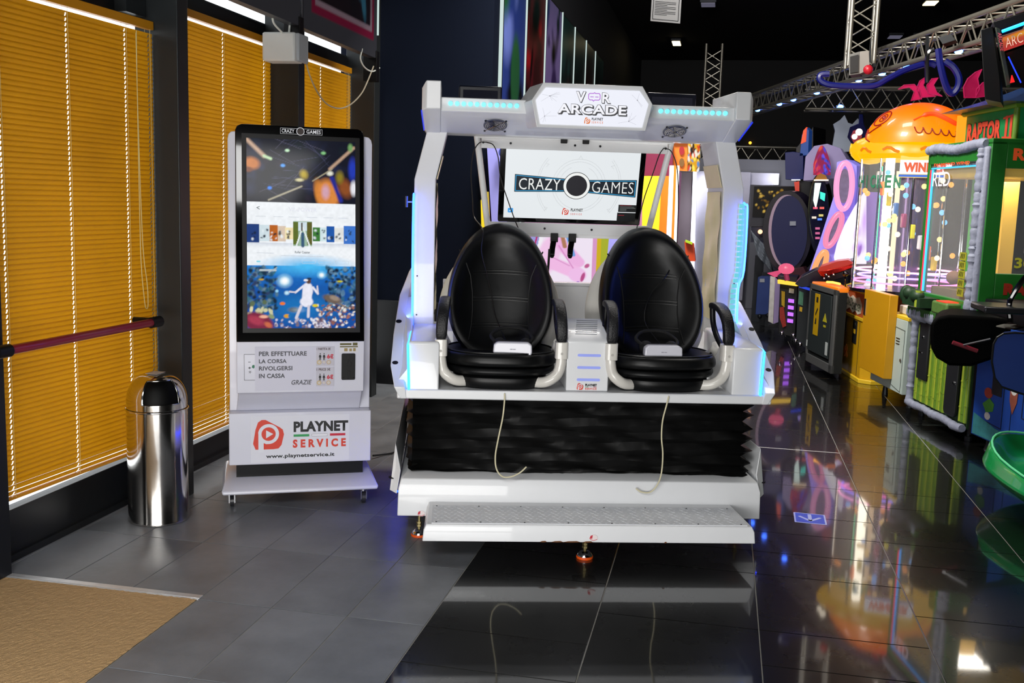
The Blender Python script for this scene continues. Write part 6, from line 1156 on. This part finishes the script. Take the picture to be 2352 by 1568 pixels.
# ---- light grey partition behind, with its lamps
B().box(-.75,2.6,16.0,16.1,0,2.25).obj('trim_7',mat('partition_grey','#6e7078',.5,var=.05,scale=2),kind='structure',bev=.004)
t=thing('brushed_panel','tall brushed metal panel with bright left edge, behind the right post of the ride','panel',AY(1610,650,15.6)); Ti=Matrix.Translation(t.location).inverted()
slab([(1592,392),(1725,395),(1705,690),(1585,690)],15.6,(0,.1,0),'panel',mat('brushed_panel','#8c8c9a',.4,.5,var=.1),t,Ti); slab([(1592,392),(1600,392),(1594,640),(1583,640)],15.55,(0,.03,0),'lamp_line',glow('line_white','#f0f0ff',3.),t,Ti,0); slab([(1540,395),(1590,395),(1584,690),(1534,690)],15.7,(0,.1,0),'side_leaf',mat('leaf_mauve','#6c6068',.5),t,Ti)
t=thing('lamp_panel','grey wall panel with a bright lamp at its corner above the band poster','panel',AY(1760,430,15.8)); Ti=Matrix.Translation(t.location).inverted(); slab([(1700,396),(1790,398),(1788,425),(1700,425)],15.8,(0,.05,0),'panel',mat('brushed_panel'),t,Ti,0); slab([(1780,400),(1789,400),(1788,424),(1778,424)],15.75,(0,.03,0),'lamp',glow('line_white2','#ffffff',3.),t,Ti,0)
area('partition_wash',(AY(1600,450,15.2)),(AY(1660,520,15.7)),.3,.8,5,(.9,.9,1))
area('panel_corner_wash',(AY(1780,405,15.3)),(AY(1740,420,15.9)),.2,.2,2,(.9,.9,1))
# ---- pink and yellow prize cabinet seen through the ride
pcx=thing('pink_prize_machine','white and pink prize machine with yellow pillars, seen through the ride behind the seats','prize machine',AY(1330,800,8.4),12); Pi_=(Matrix.Translation(pcx.location)@Matrix.Rotation(rad(12),4,'Z')).inverted()
def sl2(pts,Y,dv,name,m,bev=0,par=None): return B().loft([[tuple(Pi_@AY(x,y,Y)) for x,y in pts],[tuple(Pi_@(AY(x,y,Y)+Vector(dv))) for x,y in pts]]).obj(name,m,par or pcx,bev=bev)
sl2([(1205,380),(1560,392),(1540,760),(1205,760)],8.9,(0,.5,0),'body',mat('pink_body','#a86a98',.5,em=.15,emc='#c88ac0')); sl2([(1192,330),(1545,330),(1545,404),(1192,400)],8.75,(0,.5,0),'maroon_header',mat('maroon_board','#6a1238',.5,em=.06))
YL=mat('lit_yellow','#d8c020',.4,em=.5,emc='#e8d030'); OG=mat('lit_orange','#c86a14',.4,em=.35,emc='#d87820'); WT=mat('lit_white_panel','#e8e0ec',.4,em=.75,emc='#f0e4f4')
sl2([(1476,404),(1520,404),(1512,560),(1474,560)],8.6,(0,.1,0),'yellow_panel',YL); sl2([(1520,404),(1538,404),(1526,600),(1510,600)],8.55,(0,.1,0),'orange_pillar',OG); sl2([(1538,380),(1548,380),(1540,600),(1528,600)],8.5,(0,.1,0),'white_pillar',WT); sl2([(1548,380),(1554,380),(1546,600),(1540,600)],8.5,(0,.1,0),'orange_pillar',OG); sl2([(1554,380),(1560,380),(1552,600),(1546,600)],8.48,(0,.05,0),'lamp_tube',glow('tube_white','#ffffff',2.))
sl2([(1240,530),(1360,532),(1354,660),(1215,660)],8.5,(0,.05,0),'lit_poster',WT)
cn=Can(120,110,'#f2e6f6',1.1); PK='#e8a8d8'
cn.rect(0,.18,0,1,'#f4f0f8'); cn.mix(((cn.X<.16-.0+(cn.Y-1)*.14))*1.,'#9a9ad8'); 
for x0_,y0_,x1_,y1_ in ((.0,.95,.06,.6),(.06,.6,.12,.95),(.0,.62,.10,.45)): cn.seg(x0_,y0_,x1_,y1_,.014,'#b82870',.4)
cn.ell(.27,.55,.17,.42,'#f4c8ec',.25,-12); cn.seg(.40,.80,.66,.42,.10,'#f0b4e4',.25); cn.seg(.30,.42,.62,.25,.12,'#f4bce8',.25); cn.ell(.66,.20,.13,.14,'#f2c0ec',.2,20); cn.ell(.73,.16,.03,.10,'#b84a88',.3,-12); cn.ell(.67,.06,.03,.03,'#8a58c8',.3); cn.ell(.78,.36,.035,.05,'#c05a90',.3,-30); cn.seg(.40,.72,.6,.32,.012,'#d88ac8',.6); cn.seg(.34,.5,.55,.36,.010,'#d890c8',.6)
cn.seg(.43,.96,.48,.70,.035,'#b07a58',.4); cn.seg(.5,.92,.60,.55,.03,'#6aa0e0',.4); cn.rect(.84,.90,0,1,'#d898c8'); cn.rect(.90,.955,0,1,'#d0b010'); cn.rect(.955,1.1,0,1,'#a8b028'); cn.seg(.30,.12,.27,0,.03,'#d0a060',.5)
pA=Pi_@AY(1212,655,8.45); pB_=Pi_@AY(1402,657,8.45); pT=Pi_@AY(1216,528,8.45)
cn.obj('poster_print',Pl(pA,pB_-pA,pT-pA),0,(pB_-pA).length,0,(pT-pA).length,print_mat('lit_poster_print',.95,.4,False),pcx)
sl2([(1400,530),(1440,530),(1415,620),(1385,700)],8.3,(0,.05,0),'lilac_panel',mat('lit_lilac','#8a8ad0',.4,em=.35,emc='#9a98e0')); sl2([(1118,330),(1168,330),(1158,520),(1130,520)],7.85,(0,.1,0),'lilac_side',mat('lit_lilac')); sl2([(1104,460),(1116,440),(1120,540),(1106,540)],7.85,(0,.1,0),'yellow_edge',YL)
for x,y in ((1157,350),(1157,378)): B().disc(Pi_@AY(x,y,7.8),.04,(0,-1,0),.01,18).obj('round_badge',mat('badge_blue','#2a3c8c',.4,em=.2),pcx); B().disc(Pi_@AY(x,y,7.78),.026,(0,-1,0),.01,18).obj('badge_centre',mat('badge_salmon','#c87a60',.4,em=.2),pcx)
sl2([(1572,555),(1593,560),(1597,600),(1576,600)],8.6,(0,.2,0),'red_box',mat('box_vermilion','#b8401c',.4)); sl2([(1574,551),(1590,557),(1590,562),(1574,556)],8.55,(0,.1,0),'green_plush',mat('plush_lime','#9ab820',.6))
t=thing('sign_cube','orange hanging sign cube with round red lamps and bright comic print, behind the right post','sign',AY(1550,325,8.9)); Ti=Matrix.Translation(t.location).inverted()
slab([(1547,326),(1579,326),(1578,393),(1547,391)],8.9,(.0,.02,0),'orange_face',mat('cube_orange','#d0681c',.4,em=.35,emc='#d87420'),t,Ti,0)
for y,c_ in ((346,'#8a1420'),(373,'#6a4a20')):
    pts=circ(1566,y,6,20,10); slab(pts,8.88,(0,.015,0),'round_lamp',mat('cube_lamp_'+c_[1:],c_,.3,em=.1),t,Ti,0)
cn=Can(24,50,'#e8a820'); cn.blobs(50,['#e8401c','#ffd030','#f8f0e0','#c01820','#5a90d0','#fff060','#1c1c1c','#f07818'],0,1,0,1,.05,.16,.5); a0_=Ti@AY(1579,393,8.9); a1_=Ti@AY(1607,395,8.75); a2_=Ti@AY(1580,326,8.9)
cn.obj('comic_print',Pl(a0_,a1_-a0_,a2_-a0_),0,(a1_-a0_).length,0,(a2_-a0_).length,print_mat('comic_lit',1.0,.4,False),t); slab([(1546,325),(1579,325),(1611,333),(1611,336),(1579,328),(1546,328)],8.86,(0,.4,0),'top_rim',mat('rim_steel','#7a7a80',.3,.8),t,Ti,0)
# ================================================================ trusses, lamps, cables overhead
TRM=mat('truss_aluminium','#8a877c',.38,.7,var=.1)
def truss(p0,p1,lab,w_=.22,r_=.024,step_=.32,tri=False,upv=(0,0,1),part_m=TRM):
    p0=Vector(p0); p1=Vector(p1); d=(p1-p0); L_=d.length; d.normalize(); up=Vector(upv); up=Vector((0,1,0)) if abs(d.z)>.9 else up; s_=d.cross(up).normalized(); up=s_.cross(d).normalized()
    t=thing('lighting_truss',lab,'truss',p0); c4=[(-1,-1),(1,-1),(1,1),(-1,1)] if not tri else [(-1,1),(1,1),(0,-1)]
    off=[s_*a*w_/2+up*b_*w_/2 for a,b_ in c4]
    for o_ in off: B().tube([o_,o_+d*L_],r_,10).obj('chord_tube',part_m,t,smooth=True)
    n_=int(L_/step_)
    for f in range(len(off)):
        b=B(); A,D=off[f],off[(f+1)%len(off)]
        for k in range(n_): x0_=k*step_; b.tube([A+d*x0_,D+d*(x0_+step_/2)],.008,6).tube([D+d*(x0_+step_/2),A+d*(x0_+step_)],.008,6)
        b.obj('lattice',part_m,t)
    return t
tA=AZ(1700,250,3.05); tB=AZ(2352,42,3.05); tB=tA+(tB-tA)*1.25
truss(tA,tB,'long diagonal aluminium truss with blue lamps, running up to the right edge')
pcn=AY(1974,150,10.9); truss((pcn.x,10.9,2.95),(pcn.x+.0,10.9,4.5),'vertical aluminium truss column meeting the diagonal truss',.24,.022,.3)
q0=AY(1655,235,16.5); truss((AY(1634,235,16.5).x,16.5,.0),(AY(1634,235,16.5).x,16.5,AY(1634,103,16.5).z),'far vertical truss column rising above the ride header',.24,.02,.3)
z9=AY(1900,228,15.5).z; truss((AY(1850,228,15.5).x,15.5,z9),(AY(2350,228,15.5).x,15.5,z9),'far horizontal truss passing behind the orange lid',.30,.022,.4)
z8=AY(1740,362,17).z; truss((AY(1520,362,17).x,17.4,z8),(AY(1830,362,17).x,17.4,z8),'low horizontal truss in the background right of the ride',.36,.022,.5)
z8=AY(1590,345,15).z
LB=glow('truss_blue_lamp','#3c6cff',22)
for i,(x,y) in enumerate(((1740,253),(1790,239),(1822,229),(1876,213),(2026,169),(2083,153),(2202,118),(1972,184))):
    T_=((x-1700)/652); P_=tA+(AZ(2352,42,3.05)-tA)*0; # depth along the truss
    f=(x-1700)/652.; Yd=1/( (1-f)/tA.y + f/AZ(2352,42,3.05).y ); p=AY(x,y,Yd*.98)
    t=thing('truss_lamp','small blue lamp clamped under the diagonal truss, %s from the left'%(('first','second','third','fourth','sixth','seventh','last','fifth')[i]),'lamp',p,0,'blue lamps on the truss'); B().ball((0,0,0),.036,.036,.022).obj('lens',LB,t,smooth=True); B().lathe([(.001,.012),(.03,.012),(.026,.05),(.001,.05)],n=12).obj('housing',DARKM,t)
p=AY(1929,245,15.4); t=thing('truss_lamp','blue lamp hanging under the far horizontal truss','lamp',p,0,'blue lamps on the truss'); B().ball((0,0,0),.05,.05,.03).obj('lens',LB,t,smooth=True)
t=thing('speaker_box','white speaker box with a red lamp at the joint of truss and column','speaker',AY(1980,170,10.4)); Ti=Matrix.Translation(t.location).inverted(); B().bar([(.12,.12,.1),(.12,.5,.1),(.12,.5,.5)],.03,.03).obj('mounting_arm',DARKM,t); slab([(1950,125),(1975,118),(1974,170),(1950,173)],10.4,(.05,.2,0),'cabinet',mat('box_grey_white','#6c6c68',.5),t,Ti); slab([(1975,118),(1996,116),(1998,160),(1974,170)],10.4,(.02,.2,0),'side',mat('box_side_grey','#8a8680',.5),t,Ti); slab([(1953,130),(1972,125),(1971,165),(1953,168)],10.38,(0,.02,0),'grille',mat('grille_dark','#1c1c1c',.6),t,Ti,0); B().ball(Ti@AY(1994,160,10.3),.045).obj('red_lamp',mat('lamp_red_off','#a01c28',.3,em=.15,emc='#d02030'),t,smooth=True)
BT=mat('blue_tube_plastic','#10144c',.3,em=.05,emc='#2030ff')
cable([AY(x,y,10.2) for x,y in ((1905,170),(1885,172),(1885,185),(1910,195),(1970,198),(2010,196),(2040,180),(2080,160),(2130,145),(2150,150))],.028,BT,'thick dark blue hose snaking along the diagonal truss')
cable([AY(x,y,9.2) for x,y in ((2155,112),(2160,150),(2172,195),(2186,215),(2200,200),(2202,178),(2190,155),(2170,140))],.028,BT,'thick dark blue hose hanging in a loop above the orange lid')
cable([AY(x,y,9.0) for x,y in ((2145,112),(2133,120),(2129,140),(2129,190))],.018,CHROME,'bent chrome pipe hanging from the truss above the orange lid','pipe')
t=thing('ceiling_projector','small grey projector clamped to the diagonal truss','projector',AY(2168,95,9.3)); Ti=Matrix.Translation(t.location).inverted(); slab([(2155,85),(2185,78),(2195,92),(2165,102)],9.3,(.05,.15,0),'body',mat('projector_grey','#3c3e40',.4),t,Ti); slab([(2128,82),(2134,82),(2134,118),(2128,118)],9.3,(0,.05,0),'clamp',DARKM,t,Ti,0)
# upper right marquee screen
t=thing('marquee_cabinet','tall black frame with an orange lit marquee and blue tube at the top right corner','arcade marquee',AY(2300,150,6.9)); Ti=Matrix.Translation(t.location).inverted()
slab([(2252,68),(2280,60),(2296,175),(2300,235),(2262,228)],6.9,(.1,.35,0),'black_post',mat('marquee_black','#08080a',.4),t,Ti); slab([(2280,50),(2360,26),(2360,48),(2286,72)],6.9,(.05,.3,0),'top_beam',mat('marquee_black'),t,Ti); slab([(2286,62),(2298,66),(2322,195),(2312,198)],6.85,(.02,.1,0),'inner_edge',mat('edge_grey_metal','#3a4038',.4,.5),t,Ti)
cn=Can(40,30,'#d8601c',1.3); cn.grad(.9,.2,'#b01818'); cn.rect(0,1.4,.0,.28,'#c01c14'); cn.ell(.7,.8,.8,.2,'#e8a020',.8)
a0_=Ti@AY(2306,118,6.8); a1_=Ti@AY(2400,85,6.6); a2_=Ti@AY(2302,86,6.8); pm_=Pl(a0_,a1_-a0_,(a2_-a0_)); cn.obj('lit_marquee',pm_,0,(a1_-a0_).length,0,(a2_-a0_).length*1.0,print_mat('marquee_lit',.8,.4,False),t)
text(pm_,'ARCADE',.02,(a1_-a0_).length-.02,.015,(a2_-a0_).length-.012,mat('marquee_letters','#b89888',.5,var=0,em=.2,emc='#c8a898'),parent=t,bold=-.01,c=.004)
B().tube([Ti@AY(2302,72,6.75),Ti@AY(2400,36,6.6)],.010,8).obj('blue_tube',glow('marquee_blue','#1c9aff',3.),t); B().tube([Ti@AY(2316,130,6.8),Ti@AY(2345,190,6.8)],.004,6).obj('blue_thin_tube',glow('marquee_blue2','#2040ff',1.5),t); slab([(2325,172),(2331,188),(2322,190)],6.8,(0,.02,0),'red_reflector',glow('marquee_red','#ff1c20',1.2),t,Ti,0); slab([(2310,122),(2400,90),(2400,220),(2345,200)],6.95,(.05,.1,0),'screen_glass',mat('dark_screen','#120e0e',.15),t,Ti,0)
text(Pl(Ti@AY(2291,75,6.83),AY(2297,112,6.83)-AY(2291,75,6.83),Vector((1,0,0))),'ARCADE',0,.11,0,.022,mat('red_side_letters','#c84a58',.5,var=0),parent=t,bold=.03)
# floor sticker
t=thing('floor_sticker','blue floor sticker with a white down arrow, on the glossy tiles right of the ride','sticker',(.51,5.207,0),-1.5)
B().loft([[(x_,y_,.0002) for x_,y_ in rrect(-.078,.078,-.085,.085,.008)],[(x_,y_,.0008) for x_,y_ in rrect(-.078,.078,-.085,.085,.008)]]).obj('border',mat('sticker_pale','#a8b0e0',.4),t)
B().loft([[(x_,y_,.0008) for x_,y_ in rrect(-.070,.070,-.077,.077,.006)],[(x_,y_,.0012) for x_,y_ in rrect(-.070,.070,-.077,.077,.006)]]).obj('field',mat('sticker_blue','#3850c0',.4),t)
pp2=Pl((0,0,.0012),(1,0,0),(0,1,0)); b=B(); pp2.line(b,[(0,.06),(0,-.04)],.018,0,.0005); pp2.line(b,[(-.05,.02),(0,-.045),(.05,.02)],.016,0,.0005); b.obj('arrow',mat('sticker_pale'),t)
# screens and strips light by their own glow; post strips have added lamps too

def stand(t,x0,x1,y0,y1,ztop):
    L_=t.location; o=B().box(x0,x1,y0,y1,-L_.z+.001,ztop-L_.z).obj('stand',DARKM,t); return o
for nm_,dx,zt_ in (('prize_wheel',.3,.75),('band_poster_screen',.9,.9),('brushed_panel',.6,.2),('blue_case',.06,.2),('purple_window_game',.03,.3),('white_cutout_sign',.1,2.2),('white_banner',.04,.7),('guitar_totem',.12,2.0)):
    t=bpy.data.objects[nm_]; stand(t,dx*.0+.05,dx*.0+.05+.12,.16,.26,zt_)
t=bpy.data.objects['lighting_truss.004']; L_=t.location; B().box(.3,.36,-.03,.03,-L_.z+.001,0).box(3.2,3.26,-.03,.03,-L_.z+.001,0).obj('support_post',TRM,t)
